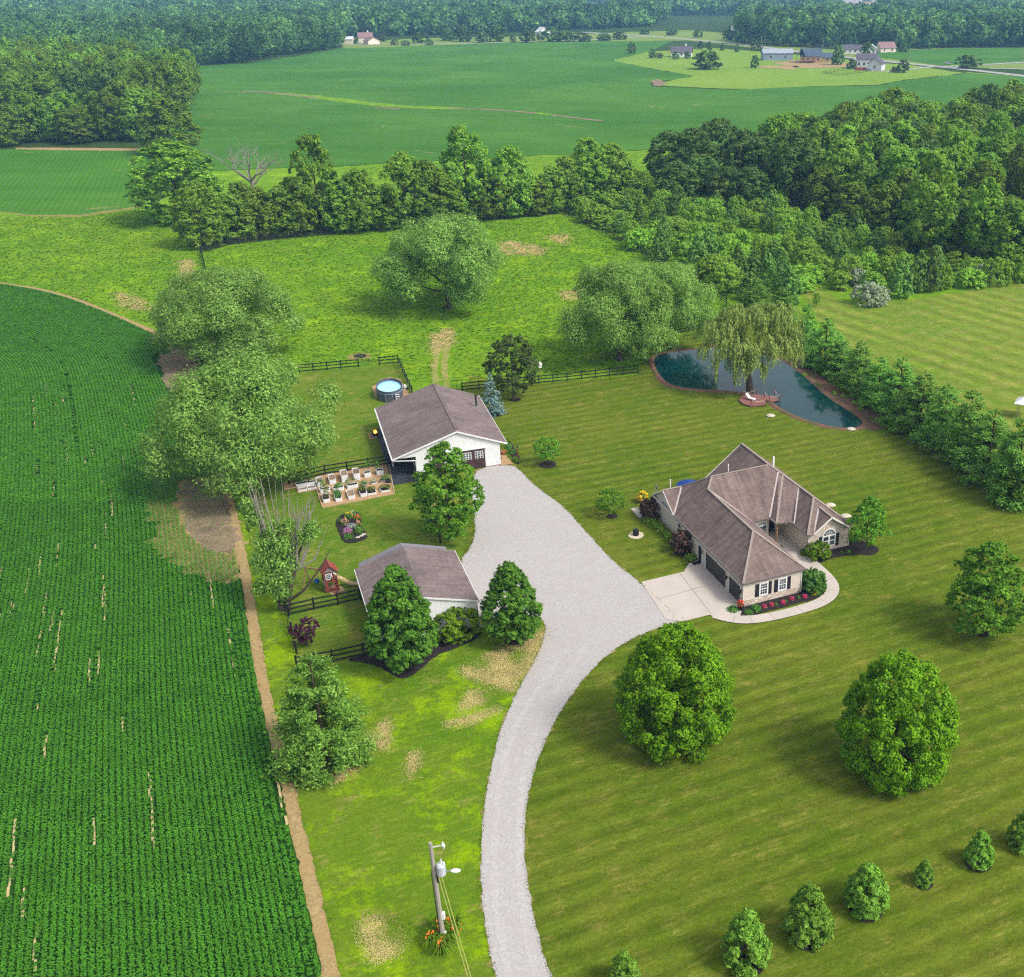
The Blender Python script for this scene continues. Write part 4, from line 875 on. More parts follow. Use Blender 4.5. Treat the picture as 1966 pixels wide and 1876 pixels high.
far_wood('far_wood', [(-90, 150), (60, 150), (200, 152), (300, 150), (345, 128), (480, 121), (500, 114), (600, 101), (652, 92), (660, 70), (500, 66), (250, 60), (-90, 60)], 60000, 9.0, (15, 23), 250, .95, 'hazy dense wood beyond the left wood, up to the far field', 1)
far_wood('far_wood', [(-90, 60), (250, 60), (500, 66), (660, 72), (900, 66), (1100, 58), (1250, 52), (1280, 36), (1000, 26), (600, 22), (-90, 22)], 90000, 12.0, (15, 24), 80, 2.0, 'blue hazy wood behind the far houses', 2)
far_wood('far_wood', [(1420, 84), (1480, 88), (1560, 92), (1700, 98), (1830, 92), (2080, 90), (2080, 40), (1800, 40), (1420, 52)], 60000, 10.5, (16, 24), 110, 1.6, 'dense dark wood beyond the road at the right', 3)
far_wood('far_wood', [(-90, 22), (600, 22), (1000, 26), (1200, 30), (1450, 30), (2080, 38), (2080, 14), (1700, 18), (1600, 16), (1200, 15), (1080, 13), (-90, 8)], 90000, 17.0, (15, 23), 40, 3.0, 'bluest most distant woodland along the top of the picture', 4)
far_wood('far_wood', [(-140, 8), (1080, 13), (1600, 0), (1700, 3), (2150, 13), (2150, -20), (-140, -20)], 60000, 30.0, (17, 26), 30, 5.0, 'last band of woodland on the horizon', 5)
# ---- single trees and shrubs by the far houses
FG = 'trees scattered around the far houses'
for x, y, tp, wd, lb in [(1212, 103, 80, 20, 'lone egg shaped tree at the corner of the far field'), (1252, 112, 93, 15, 'dark cedar left of the house with the red canopy'), (1266, 112, 101, 15, 'small round bush left of the house with the red canopy'), (1357, 133, 97, 58, 'broad dark clump of trees in the far meadow'), (1449, 131, 105, 17, 'small tree left of the grey metal barn'), (1608, 125, 86, 26, 'dark oval tree between the timber house and the pale grey house'), (1635, 132, 112, 20, 'low tree at the left wall of the pale grey house'), (1733, 140, 113, 24, 'dark cedar right of the pale grey house'), (1716, 139, 128, 15, 'round bush at the right wall of the pale grey house'), (1858, 131, 105, 50, 'wide bushy tree at the road junction'), (1398, 77, 56, 22, 'roadside tree in front of the red barn'), (1419, 80, 64, 16, 'small roadside pine right of the red barn'), (1345, 95, 78, 12, 'narrow tree behind the house with the red canopy'), (1362, 97, 79, 12, 'second narrow tree beside the road behind the house with the red canopy'), (1387, 97, 83, 10, 'young tree on the road verge'), (1415, 100, 85, 10, 'small young tree on the road verge further right'), (1447, 95, 74, 13, 'dark roadside tree left of the far power pole'), (1459, 97, 78, 11, 'slim roadside tree left of the grey metal barn'), (1320, 113, 98, 12, 'shrub at the wall of the house with the red canopy'), (1297, 114, 99, 14, 'dark shrub under the red canopy'), (1665, 108, 80, 24, 'tree beside the small white shed'), (1735, 100, 82, 20, 'leafy tree at the wood edge behind the white shed')]:
    T('far_tree', 'fartree', (x, y), tp, wd, lb, 'tree', FG)
for x, y, tp, wd in [(758, 87, 76, 15), (778, 88, 77, 20), (738, 80, 66, 10), (808, 83, 62, 32), (824, 87, 74, 18), (860, 78, 55, 30), (890, 80, 50, 34), (925, 82, 60, 30), (955, 80, 46, 40), (1040, 77, 60, 20), (1085, 80, 58, 40), (1120, 80, 62, 34), (985, 82, 66, 12), (1160, 78, 64, 30), (1190, 76, 60, 28), (700, 62, 50, 24), (675, 70, 46, 24), (1013, 82, 52, 34), (1060, 80, 50, 36), (715, 84, 76, 9), (682, 84, 76, 8), (1238, 66, 56, 20), (1290, 68, 54, 22), (1340, 72, 56, 20), (1500, 86, 64, 26), (1530, 88, 60, 30)]:
    T('far_tree', 'fartree', (x, y), tp, wd, 'leafy tree in the line of trees along the far lane', 'tree', 'trees along the far lane')
T('far_tree', 'bronze', (730, 83), 64, 17, 'reddish brown tree at the right wall of the far beige house')
# ------------------------------------------------------------------ building materials
ROOF = shingle('weathered_shingle', alb(149, 129, 121, 1.7), alb(130, 112, 106, 1.7), alb(98, 85, 83, 1.7))
ROOFB = shingle('grey_brown_shingle', alb(150, 134, 130, 1.7), alb(134, 118, 116, 1.7), alb(112, 98, 98, 1.7))
CAP = plain('ridge_cap_shingle', alb(176, 162, 150), .9, .1, .15, 5)
VAL = plain('valley_flashing', alb(214, 202, 196), .6, .3, .06)
SIDE = siding('beige_siding', alb(212, 200, 186, 1.3), .13, groove=.78)
VERT = siding('white_vertical_siding', alb(228, 228, 226, 1.3), .30, True, .72)
STONE = stonework('ledge_stone', [alb(206, 188, 168, 1.3), alb(180, 160, 144, 1.3), alb(226, 212, 196, 1.3)], 3.0)
BRICK = stonework('pale_brick', [alb(206, 190, 176, 1.3), alb(186, 168, 154, 1.3), alb(220, 206, 192, 1.3)], 6.0)
TRIM = C_['cream']; WHITE = C_['white']
q = NB('window_glass'); nz = q.noise(q.pos(), .8, 3); cc = q.mix(q.ramp(nz, .4, .6), (.02, .026, .032, 1), (.06, .075, .085, 1)); GLASS = q.fin(cc, .06, .5)
NAVY = plain('dark_shutter_paint', alb(42, 38, 50), .6, .3, .1); GDOOR = siding('dark_garage_door', alb(74, 70, 68), .45, groove=.75)
BROWN = plain('dark_brown_door', alb(86, 62, 62), .6, .3, .15); METALR = siding('grey_ribbed_metal', alb(146, 143, 150), .25, True, .7)
METAL = plain('galvanised_metal', alb(178, 180, 184), .4, .5, .08, metal=.3); WOODP = plain('cedar_post', alb(176, 138, 100), .8, .2, .2, 8)
REDW = plain('red_stained_wood', alb(146, 78, 62), .75, .2, .2, 6); REDR = plain('red_playhouse_roof', alb(166, 82, 68), .7, .2, .15, 6)
DECK = siding('reddish_deck_board', alb(160, 108, 98), .14, groove=.7)
POLEW = plain('weathered_pole_wood', alb(188, 178, 166), .9, .1, .2, 8)
ORANGE = flower('orange_petal', alb(240, 140, 30)); PINK = flower('pink_petal', alb(232, 70, 116)); YEL = flower('yellow_petal', alb(246, 214, 40)); MAUVE = flower('mauve_petal', alb(206, 130, 184)); WHT = flower('white_petal', alb(244, 236, 214)); RED = flower('red_petal', alb(228, 76, 60)); BLUEP = flower('grey_blue_foliage', alb(150, 168, 176))
BLUE = plain('blue_plastic', alb(40, 130, 214), .4, .4, .05); SLIDE = plain('cream_slide_plastic', alb(246, 216, 168), .4, .4, .05)
TIMB = plain('edging_timber', alb(214, 180, 144), .9, .1, .2, 4)

def window_front(par, a0, a1, z0, z1, b, axis='b', sgn=-1, cols=2, rows=4, arch=False, name='window', rail=True, fm=None, fw=.10):
    """window on the plane axis=b, facing sgn; frame > pane, muntin"""
    P = (lambda u, d, z: (u, b + sgn * d, z)) if axis == 'b' else (lambda u, d, z: (b + sgn * d, u, z))
    def bx(m, u0, u1, w0, w1, d0, d1):
        p = [P(u0, d0, w0), P(u1, d0, w0), P(u1, d1, w0), P(u0, d1, w0), P(u0, d0, w1), P(u1, d0, w1), P(u1, d1, w1), P(u0, d1, w1)]; m.hexa(p)
    fr = MB(); zc = z1
    bx(fr, a0, a0 + fw, z0, zc, -.02, .06); bx(fr, a1 - fw, a1, z0, zc, -.02, .06); bx(fr, a0 + fw, a1 - fw, z0, z0 + fw, -.02, .065); bx(fr, a0 + fw, a1 - fw, zc - fw, zc, -.02, .065)
    if rail: bx(fr, a0 + fw, a1 - fw, (z0 + zc) / 2 - .03, (z0 + zc) / 2 + .03, -.02, .05)
    if arch:
        r_ = (a1 - a0) / 2; cx = (a0 + a1) / 2; K_ = 14
        for i in range(K_):
            t0, t1 = math.pi * i / K_, math.pi * (i + 1) / K_
            p = []
            for d in (-.02, .06):
                for t, rr in ((t0, r_), (t1, r_), (t1, r_ - fw), (t0, r_ - fw)): p.append(P(cx + rr * math.cos(t), d, zc + rr * arch * math.sin(t)))
            fr.hexa(p)
    w_ = fr.build(name, fm or WHITE, par)
    pn = MB(); pn.poly([P(a0 + fw, .012, z0 + fw), P(a1 - fw, .012, z0 + fw), P(a1 - fw, .012, zc - fw), P(a0 + fw, .012, zc - fw)])
    if arch: pn.poly([P(cx + (r_ - fw) * math.cos(t), .012, zc + (r_ - fw) * arch * math.sin(t)) for t in np.linspace(0, math.pi, 15)])
    pn.build('pane', GLASS, w_)
    mu = MB()
    for i in range(1, cols): u = a0 + fw + (a1 - a0 - 2 * fw) * i / cols; bx(mu, u - .012, u + .012, z0 + fw, zc - fw, .014, .03)
    for i in range(1, rows): u = z0 + fw + (zc - z0 - 2 * fw) * i / rows; bx(mu, a0 + fw, a1 - fw, u - .012, u + .012, .014, .026)
    if arch:
        for t in np.linspace(0, math.pi, 7)[1:-1]:
            e1 = Vector(P(cx, .022, zc)); e2 = Vector(P(cx + (r_ - fw) * math.cos(t), .022, zc + (r_ - fw) * arch * math.sin(t))); mu.beam(e1, e2, .03, .03)
        for t in np.linspace(0, math.pi, 9)[:-1]:
            s_ = .55 * (r_ - fw); t2 = t + math.pi / 8; mu.beam(P(cx + s_ * math.cos(t), .022, zc + s_ * arch * math.sin(t)), P(cx + s_ * math.cos(t2), .022, zc + s_ * arch * math.sin(t2)), .03, .03)
    if mu.f: mu.build('muntin', WHITE, w_)
    return w_
def lantern(par, x, y, z, dx, dy):
    m = MB(); m.beam((x, y, z), (x + dx * .18, y + dy * .18, z), .05, .05); m.box(x + dx * .18 - .07, x + dx * .18 + .07, y + dy * .18 - .07, y + dy * .18 + .07, z - .26, z + .05); m.lathe([(.10, .05), (.02, .17)], (x + dx * .18, y + dy * .18), 6)
    for v in m.v[-12:]: v.z += z
    m.build('wall_lantern', C_['black'], par)

# ------------------------------------------------------------------ the house
HO = (6.877, 87.513, 0)
hs = empty('house', HO, R_(24.8), 'beige single storey house with a many gabled brown shingle roof and attached garage', 'house')
E = 2.75
A0, A1, A2 = (0, 0, E), (7.06, 0, E), (0, 15.95, E)
P1, P2, P3, P4 = (3.55, 4.6, 5.52), (3.62, 14.95, 5.56), (4.67, 16.15, 6.4), (11.85, 16.15, 6.4)
HV, GA = (2.25, 18.75, 4.5), (-.1, 18.75, 4.5)
E1, E2, E3, E4 = (12.6, 15.3, 5.78), (12.9, 14.8, 5.56), (13.7, 12.6, 4.9), (13.7, 9.5, 4.95)
rf = MB()
rf.poly([A2, A0, P1, P2, P3, HV]); rf.poly([A0, A1, P1]); rf.poly([A1, (7.06, 14.9, E), P2, P1])
rf.poly([P2, (7.0, 11, E), (9.2, 11, E), E1, P4, P3]); rf.poly([E1, (9.2, 11, E), (9.25, 9.6, E), E2]); rf.poly([E2, (9.25, 9.6, E), (10.88, 9.3, E), (10.95, 8.7, E + .02), E3])
rf.poly([E3, (10.88, 8.65, E), (10.88, 5.85, E), E4]); rf.poly([(10.88, 5.85, E), (11.65, 5.85, E), (13.7, 8.35, 4.26), E4]); rf.poly([(15.75, 5.85, E), (16.4, 5.85, E), E4, (13.7, 8.35, 4.26)])
rf.poly([(16.4, 5.85, E), (16.4, 22.7, E), (11.85, 22.7, 6.4), P4, E1, E2, E3, E4])
rf.poly([(11.85, 16.15, 6.4), (11.85, 22.7, 6.4), (7.1, 22.7, E), (7.1, 16.15, E)])
rf.poly([(11.9, 16.2, 6.38), (4.67, 16.15, 6.4), HV, (0.0, 21.6, E), (11.9, 21.6, E)])
rf.poly([GA, (-.1, 15.95, E), HV]); rf.poly([GA, HV, (2.3, 21.6, E), (-.1, 21.6, E)])
g5, g6, gl, gr = (13.7, 8.35, 4.30), (13.7, 5.72, 4.30), (11.65, 5.72, E), (15.75, 5.72, E)
rf.poly([g5, (11.65, 5.9, E + .02), gl, g6]); rf.poly([g5, g6, gr, (15.75, 5.9, E + .02)])
rfo = rf.build('roof', ROOF, hs)
sm_ = rfo.modifiers.new('thick', 'SOLIDIFY'); sm_.thickness = .09; sm_.offset = -1
cap = MB()
for a, b in ((A0, P1), (A1, P1), (P1, P2), (P2, P3), (P3, P4), (P4, E1), (E1, E2), (E2, (9.25, 9.6, E)), (E3, E4), (E4, (10.88, 5.85, E)), (P3, HV), (GA, HV), ((11.85, 16.15, 6.4), (11.85, 22.7, 6.4)), (E2, E3), (E4, (16.4, 5.85, E)), (g5, g6)):
    cap.beam(Vector(a) + Vector((0, 0, .03)), Vector(b) + Vector((0, 0, .03)), .24, .045)
cap.build('ridge_cap', CAP, rfo)
vl = MB()
for a, b in ((E1, (9.2, 11, E)), (E3, (10.9, 8.68, E)), (HV, A2), (g5, (11.65, 5.9, E)), (P2, (7.03, 11.05, E))): vl.beam(Vector(a) + Vector((0, 0, .025)), Vector(b) + Vector((0, 0, .025)), .2, .03)
vl.build('valley', VAL, rfo)
fa = MB()
eave = [A2, A0, A1, (7.06, 11, E), (9.2, 11, E), (9.25, 9.6, E), (10.88, 9.3, E), (10.88, 5.85, E), (16.4, 5.85, E), (16.4, 22.7, E), (7.1, 22.7, E), (7.1, 21.6, E), (-.1, 21.6, E), (-.1, 15.95, E)]
for a, b in zip(eave, eave[1:]):
    if a == (10.88, 5.85, E): b = (11.6, 5.85, E)
    fa.beam(Vector(a) + Vector((0, 0, -.11)), Vector(b) + Vector((0, 0, -.11)), .06, .17)
fa.build('fascia', TRIM, hs)
gu = MB()
for a, b in (((-.1, 15.9), (-.1, -.1)), ((-.1, -.1), (7.16, -.1)), ((7.0, 10.9), (9.2, 10.9)), ((9.2, 9.5), (10.8, 9.2)), ((10.78, 8.7), (10.78, 5.75)), ((10.78, 5.75), (11.6, 5.7))): gu.beam((*a, E - .05), (*b, E - .05), .11, .11)
gu.build('gutter', plain('dark_gutter_edge', alb(120, 108, 104), .6, .3), hs)
so_ = MB(); so_.poly([(p[0], p[1], E - .19) for p in [A2, A0, A1, (7.06, 11, E), (9.2, 11, E), (9.25, 9.6, E), (10.88, 9.3, E), (10.88, 5.85, E), (11.6, 5.85, E), (11.6, 6.14, E), (15.8, 6.14, E), (15.8, 5.85, E)] + eave[8:-1]][::-1]); so_.build('soffit', TRIM, hs)
def wall(m, pts, z0, z1):
    for a, b in zip(pts, pts[1:]): m.poly([(a[0], a[1], z0), (b[0], b[1], z0), (b[0], b[1], z1), (a[0], a[1], z1)])
wl = MB()
wall(wl, [(.12, 21.45), (.12, .12), (6.65, .12), (6.65, 11.4), (9.35, 11.4), (9.35, 12.4), (11.2, 12.4), (11.2, 6.2)], 0, E - .15)
wall(wl, [(16.2, 6.2), (16.2, 22.6), (7.3, 22.6), (7.3, 21.45), (.12, 21.45)], 0, E - .15)
wl.poly([(.12, 21.45, E - .15), (.12, 16.05, E - .15), (.12, 18.75, 4.42)]); wl.poly([(16.2, 22.62, E - .15), (7.3, 22.62, E - .15), (11.85, 22.62, 6.3)])
wl.build('wall', SIDE, hs)
sb = MB(); sb.box(.08, 6.69, .06, .115, 0, .68); sb.box(.06, 6.71, .04, .115, .68, .74); sb.build('stone_base', STONE, hs)
gs = MB(); gs.poly([(11.15, 6.15, 0), (16.25, 6.15, 0), (16.25, 6.15, E - .12), (15.75, 6.15, E - .05), (13.7, 6.15, 4.22), (11.65, 6.15, E - .05), (11.15, 6.15, E - .12)]); gs.poly([(11.15, 6.6, 0), (11.15, 6.15, 0), (11.15, 6.15, E - .12), (11.15, 6.6, E - .12)]); gs.poly([(16.25, 6.15, 0), (16.25, 7.0, 0), (16.25, 7.0, E - .12), (16.25, 6.15, E - .12)])
gs.build('stone_gable', BRICK, hs)
rk = MB(); rk.beam((11.5, 5.72, E - .06), (13.7, 5.72, 4.26), .05, .2); rk.beam((13.7, 5.72, 4.26), (15.9, 5.72, E - .06), .05, .2); rk.beam((-.12, 15.9, E - .06), (-.12, 18.75, 4.44), .05, .2); rk.beam((-.12, 18.75, 4.44), (-.12, 21.65, E - .06), .05, .2); rk.beam((7.0, 22.72, E - .1), (11.85, 22.72, 6.32), .05, .2)
rk.build('rake_board', TRIM, hs)
ct = MB()
for x, y in ((.1, .1), (6.67, .1), (11.18, 6.13), (16.27, 6.13), (.1, 21.47)): ct.box(x - .045, x + .045, y - .045, y + .045, 0, E - .15)
ct.build('corner_trim', TRIM, hs)
for a0, a1 in ((1.86, 2.88), (3.99, 5.01)):
    window_front(hs, a0, a1, .78, 2.28, .12, cols=3, rows=4, fw=.15)
for a0, a1 in ((1.44, 1.84), (2.90, 3.26), (3.58, 3.97), (5.04, 5.43)):
    MB().box(a0, a1, .06, .125, .80, 2.22).build('shutter', NAVY, hs)
def gdoor(b0, b1, h):
    d = MB(); d.poly([(.10, b1, .02), (.10, b0, .02), (.10, b0, h), (.10, b1, h)]); o = d.build('garage_door', GDOOR, hs)
    f = MB(); f.box(.04, .13, b0 - .12, b0, 0, h + .12); f.box(.04, .13, b1, b1 + .12, 0, h + .12); f.box(.04, .13, b0, b1, h, h + .12); f.build('door_frame', TRIM, o)
gdoor(3.72, 8.28, 2.08); gdoor(.68, 3.02, 2.08)
ed = MB(); ed.box(.07, .13, 9.25, 10.02, .02, 2.05); eo = ed.build('side_door', NAVY, hs); f = MB(); f.box(.05, .13, 9.13, 9.25, 0, 2.15); f.box(.05, .13, 10.02, 10.14, 0, 2.15); f.box(.05, .13, 9.25, 10.02, 2.05, 2.15); f.build('door_frame', WHITE, eo)
window_front(hs, 14.3, 15.3, .9, 2.32, .12, 'a', cols=1, rows=1, fw=.1)
w_ = window_front(hs, 17.75, 19.5, 2.42, 2.55, .12, 'a', cols=1, rows=1, arch=.72, fw=.09, rail=False)
w_ = window_front(hs, 12.9, 14.58, .55, 1.95, 6.15, cols=2, rows=2, arch=.95, fw=.13)
MB().box(13.66, 13.82, 6.08, 6.15, .55, 1.95).build('mullion', WHITE, w_)
for a0, a1 in ((12.52, 12.88), (14.6, 15.0)): MB().box(a0, a1, 6.08, 6.148, .5, 1.98).build('shutter', NAVY, hs)
window_front(hs, 7.85, 9.1, .4, 1.75, 11.4, cols=2, rows=3, arch=.8, fw=.1)
fd = MB(); fd.box(9.75, 10.65, 12.33, 12.4, .17, 2.2); fo = fd.build('front_door', NAVY, hs); f = MB(); f.box(9.6, 9.75, 12.32, 12.4, .17, 2.32); f.box(10.65, 10.8, 12.32, 12.4, .17, 2.32); f.box(9.75, 10.65, 12.32, 12.4, 2.2, 2.32); f.build('door_frame', WHITE, fo)
MB().tube([(9.45, 9.8, .1), (9.45, 9.8, 2.6)], .11, 8).build('porch_post', WOODP, hs)
MB().box(9.36, 11.19, 9.25, 12.39, .0, .15).build('porch_slab', C_['conc'], hs)
MB().box(9.8, 11.19, 8.85, 9.24, .0, .125).build('porch_step', C_['conc'], hs)
for y in (9.05, 3.32, .35): lantern(hs, .08, y, 1.75, -1, 0)
ds = MB(); ds.beam((.06, .03, 0), (.06, .03, E - .15), .07, .07); ds.beam((11.1, 6.3, 0), (11.1, 6.3, E - .15), .06, .06); ds.build('downspout', TRIM, hs)
for a, b, z, h in ((1.55, 20.3, 3.6, .75), (7.6, 17.9, 5.3, .75)): MB().tube([(a, b, z), (a, b, z + h + .5)], .07, 8).build('vent_pipe', WHITE, hs)
MB().box(12.5, 12.68, 16.4, 16.58, 5.0, 7.1).build('chimney_pipe', WHITE, hs)
dm = MB(); dm.tube([(-.05, 20.6, 3.3), (-.05, 20.6, 4.1)], .03, 6); dm.lathe([(.02, 0), (.2, .04), (.34, .12)], (0, 0), 14)
for v in dm.v[-42:]:
    x, y, z = v; v.x, v.y, v.z = -.05 + z - .1, 20.6 + y, 4.1 + x
dm.tube([(-.05, 20.6, 4.1), (-.5, 20.2, 4.0)], .018, 5); dm.build('satellite_dish', METAL, hs)
def loc2(o, a, b, z=0): q_ = Matrix.Rotation(R_(24.8), 3, 'Z') @ Vector((a, b, 0)); return Vector((HO[0] + q_.x, HO[1] + q_.y, z))
mat_ = MB().box(-.45, .45, -.3, .3, 0, .03).build('door_mat', NAVY, None, loc=loc2(0, -.35, 9.6, .105), rz=R_(24.8)); tag(mat_, 'dark mat on the concrete in front of the white framed side door', 'mat')
MB().box(-1.9, 0, 0, 2.6, 0, .12).build('back_patio', C_['conc'], hs, loc=(.1, 21.5, 0))

# parasol behind the house
pc = G(1322, 925, 2.5); um = empty('parasol', (pc.x, pc.y, 0), 0, 'blue parasol showing above the back roof edge of the house', 'parasol')
MB().lathe([(1.45, 2.15), (.75, 2.45), (.04, 2.65)], (0, 0), 10).build('canopy', plain('blue_canvas', alb(52, 84, 160), .8, .1), um); MB().tube([(0, 0, 0), (0, 0, 2.6)], .03, 6).build('pole', METAL, um); MB().lathe([(.3, 0), (.3, .08), (.05, .12)], (0, 0), 12).build('base', C_['black'], um)

# ------------------------------------------------------------------ barn
bn = empty('barn', (-21.69, 120.88, 0), R_(20.8), 'white barn with a big grey brown gable roof and open side porch', 'barn')
zl = lambda a: 5.5 - (-5.2 - a) * (2.5 / 8.0); zr = lambda a: 5.5 - (a + 5.2) * (2.5 / 6.1)
rf = MB(); rf.poly([(-13.2, -.25, 3.0), (-5.2, -.25, 5.5), (-5.2, 17.6, 5.5), (-13.2, 17.6, 3.0)]); rf.poly([(-5.2, -.25, 5.5), (.9, -.25, 3.0), (.9, 17.6, 3.0), (-5.2, 17.6, 5.5)])
ro = rf.build('roof', ROOFB, bn); sm_ = ro.modifiers.new('thick', 'SOLIDIFY'); sm_.thickness = .1; sm_.offset = -1
rv = MB(); rv.beam((-5.05, .6, 5.52), (-5.05, 17.3, 5.52), .42, .12); rv.build('ridge_vent', ROOFB, ro)
wl = MB(); wl.poly([(-10.4, 0, .14), (0, 0, .14), (0, 0, zr(0) - .12), (-5.2, 0, 5.38), (-10.4, 0, zl(-10.4) - .12)]); wl.poly([(-10.4, 0, 2.85), (-10.4, 0, zl(-10.4) - .12), (-12.95, 0, zl(-12.95) - .12), (-12.95, 0, 2.85)])
wall(wl, [(0, 0), (0, 17.3), (-10.4, 17.3), (-10.4, 0)], .14, 2.9); wl.poly([(0, 17.3, .14), (-10.4, 17.3, .14), (-10.4, 17.3, zl(-10.4) - .12), (-5.2, 17.3, 5.38), (0, 17.3, zr(0) - .12)])
wl.build('wall', VERT, bn)
m = MB(); m.box(-10.42, .02, -.02, 17.32, 0, .14); m.build('foundation', plain('brick_red_base', alb(176, 128, 110), .9, .1), bn)
fa = MB(); fa.beam((-13.2, -.27, 2.93), (-5.2, -.27, 5.43), .05, .18); fa.beam((-5.2, -.27, 5.43), (.9, -.27, 2.93), .05, .18); fa.beam((-13.22, -.25, 2.93), (-13.22, 17.6, 2.93), .05, .16); fa.beam((.92, -.25, 2.93), (.92, 17.6, 2.93), .05, .16); fa.build('fascia', WHITE, bn)
m = MB(); m.beam((-13.28, -.3, 2.92), (-13.28, 17.6, 2.92), .12, .11); m.tube([(-13.25, -.25, 2.85), (-12.9, -.2, 2.72), (-10.5, -.12, 2.35), (-10.48, -.1, .9)], .06, 6); m.build('gutter', WHITE, bn)
for y in (4.2, 8.6, 13.0, 17.2): MB().box(-12.95, -12.78, y - .08, y + .08, 0, 3.0).build('porch_post', WHITE, bn)
m = MB(); m.box(-12.95, -12.8, 0, 17.2, 2.85, 3.02); m.build('porch_beam', WHITE, bn)
def bdoor(a0, a1, hdr):
    d = MB(); d.box(a0, a1, -.09, -.02, .1, 2.72); o = d.build('sliding_door', BROWN, bn)
    MB().box(a0 - .2, a1 + .25, -.22, -.005, 2.74, 2.92).build('door_track', WHITE, o)
    for i in range(2):
        c0 = a0 + (a1 - a0) * i / 2 + .22; c1 = a0 + (a1 - a0) * (i + 1) / 2 - .22
        f = MB(); f.box(c0, c1, -.12, -.092, 1.45, 2.4); f.build('door_window', WHITE, o); g_ = MB()
        for jx in range(3):
            for jz in range(3): x0 = c0 + .06 + (c1 - c0 - .06) * jx / 3; z0 = 1.5 + .9 * jz / 3; g_.box(x0, x0 + (c1 - c0) / 3 - .1, -.127, -.121, z0, z0 + .24)
        g_.build('pane', GLASS, o); x_ = MB(); x_.beam((c0 - .1, -.11, .25), (c1 + .1, -.11, 1.3), .12, .04); x_.beam((c1 + .1, -.112, .25), (c0 - .1, -.112, 1.3), .12, .04); x_.build('brace', BROWN, o)
bdoor(-4.9, -1.95, 1); bdoor(-8.4, -6.2, 0)
m = MB(); m.box(-10.44, -10.4, 1.2, 2.2, .14, 2.2); m.build('porch_door', BROWN, bn); m = MB(); m.box(-10.46, -10.41, 3.4, 4.6, 1.0, 2.1); m.build('porch_window', GLASS, bn)
fl = MB(); fl.tube([(-.45, 12.1, 3.4), (-.45, 12.1, 5.1)], .11, 10); fl.lathe([(.2, 5.1), (.2, 5.18), (.05, 5.26)], (-.45, 12.1), 10); fl.build('flue', C_['black'], bn)
m = MB(); m.poly([(-.75, 11.75, zr(-.75) + .03), (-.1, 11.75, zr(-.1) + .03), (-.1, 12.4, zr(-.1) + .03), (-.75, 12.4, zr(-.75) + .03)]); m.beam((-.45, 12.1, 4.2), (-1.6, 12.6, zr(-1.6)), .03, .03); m.build('flashing', METAL, bn)
Bq = lambda a, b: Vector((-21.69, 120.88, 0)) + Matrix.Rotation(R_(20.8), 3, 'Z') @ Vector((a, b, 0))
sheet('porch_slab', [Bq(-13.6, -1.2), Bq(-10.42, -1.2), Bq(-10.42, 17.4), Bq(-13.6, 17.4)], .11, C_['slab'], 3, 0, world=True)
# ------------------------------------------------------------------ small garage
sd_ = empty('garage', (-18.40, 84.13, 0), R_(23.2), 'small white garage with a shingle gable roof and grey metal rear roof', 'garage')
rf = MB(); rf.poly([(-9.75, -.12, 3.0), (-4.85, -.12, 4.6), (-4.85, 10.35, 4.6), (-9.75, 10.35, 3.0)]); rf.poly([(-4.85, -.12, 4.6), (.2, -.12, 3.0), (.2, 10.35, 3.0), (-4.85, 10.35, 4.6)])
ro = rf.build('roof', ROOFB, sd_); sm_ = ro.modifiers.new('thick', 'SOLIDIFY'); sm_.thickness = .1; sm_.offset = -1
rf = MB(); rf.poly([(-9.2, 10.2, 2.74), (-4.85, 10.2, 4.16), (-4.85, 11.9, 4.16), (-9.2, 11.9, 2.74)]); rf.poly([(-4.85, 10.2, 4.16), (-.4, 10.2, 2.74), (-.4, 11.9, 2.74), (-4.85, 11.9, 4.16)]); ro2 = rf.build('metal_roof', METALR, sd_); sm_ = ro2.modifiers.new('thick', 'SOLIDIFY'); sm_.thickness = .05; sm_.offset = -1
wl = MB(); wl.poly([(-9.45, 0, 0), (-.05, 0, 0), (-.05, 0, 2.95), (-4.85, 0, 4.47), (-9.45, 0, 2.97)]); wall(wl, [(-.05, 0), (-.05, 10.2), (-.6, 10.2), (-.6, 11.7), (-9.0, 11.7), (-9.0, 10.2), (-9.45, 10.2), (-9.45, 0)], 0, 2.75); wl.poly([(-.05, 0, 2.7), (-.05, 10.2, 2.7), (-.05, 10.2, 2.92), (-.05, 0, 2.92)]); wl.poly([(-9.45, 10.2, 2.7), (-9.45, 0, 2.7), (-9.45, 0, 2.92), (-9.45, 10.2, 2.92)]); wl.poly([(-.6, 11.68, 2.68), (-9.0, 11.68, 2.68), (-4.85, 11.68, 4.05)])
wl.build('wall', VERT, sd_)
fa = MB(); fa.beam((-9.75, -.14, 2.94), (-4.85, -.14, 4.54), .05, .16); fa.beam((-4.85, -.14, 4.54), (.2, -.14, 2.94), .05, .16); fa.beam((.22, -.12, 2.94), (.22, 10.35, 2.94), .05, .15); fa.beam((-9.77, -.12, 2.94), (-9.77, 10.35, 2.94), .05, .15); fa.build('fascia', WHITE, sd_)
m = MB(); m.tube([(.22, -.1, 2.9), (-.02, .05, 2.6), (.03, .05, .12), (.5, -.35, .08)], .055, 6); m.build('downspout', METAL, sd_)
m = MB(); m.box(-.06, -.02, 1.2, 4.2, .02, 2.4); m.box(-.06, -.02, 5.4, 8.4, .02, 2.4); m.build('garage_door', WHITE, sd_)

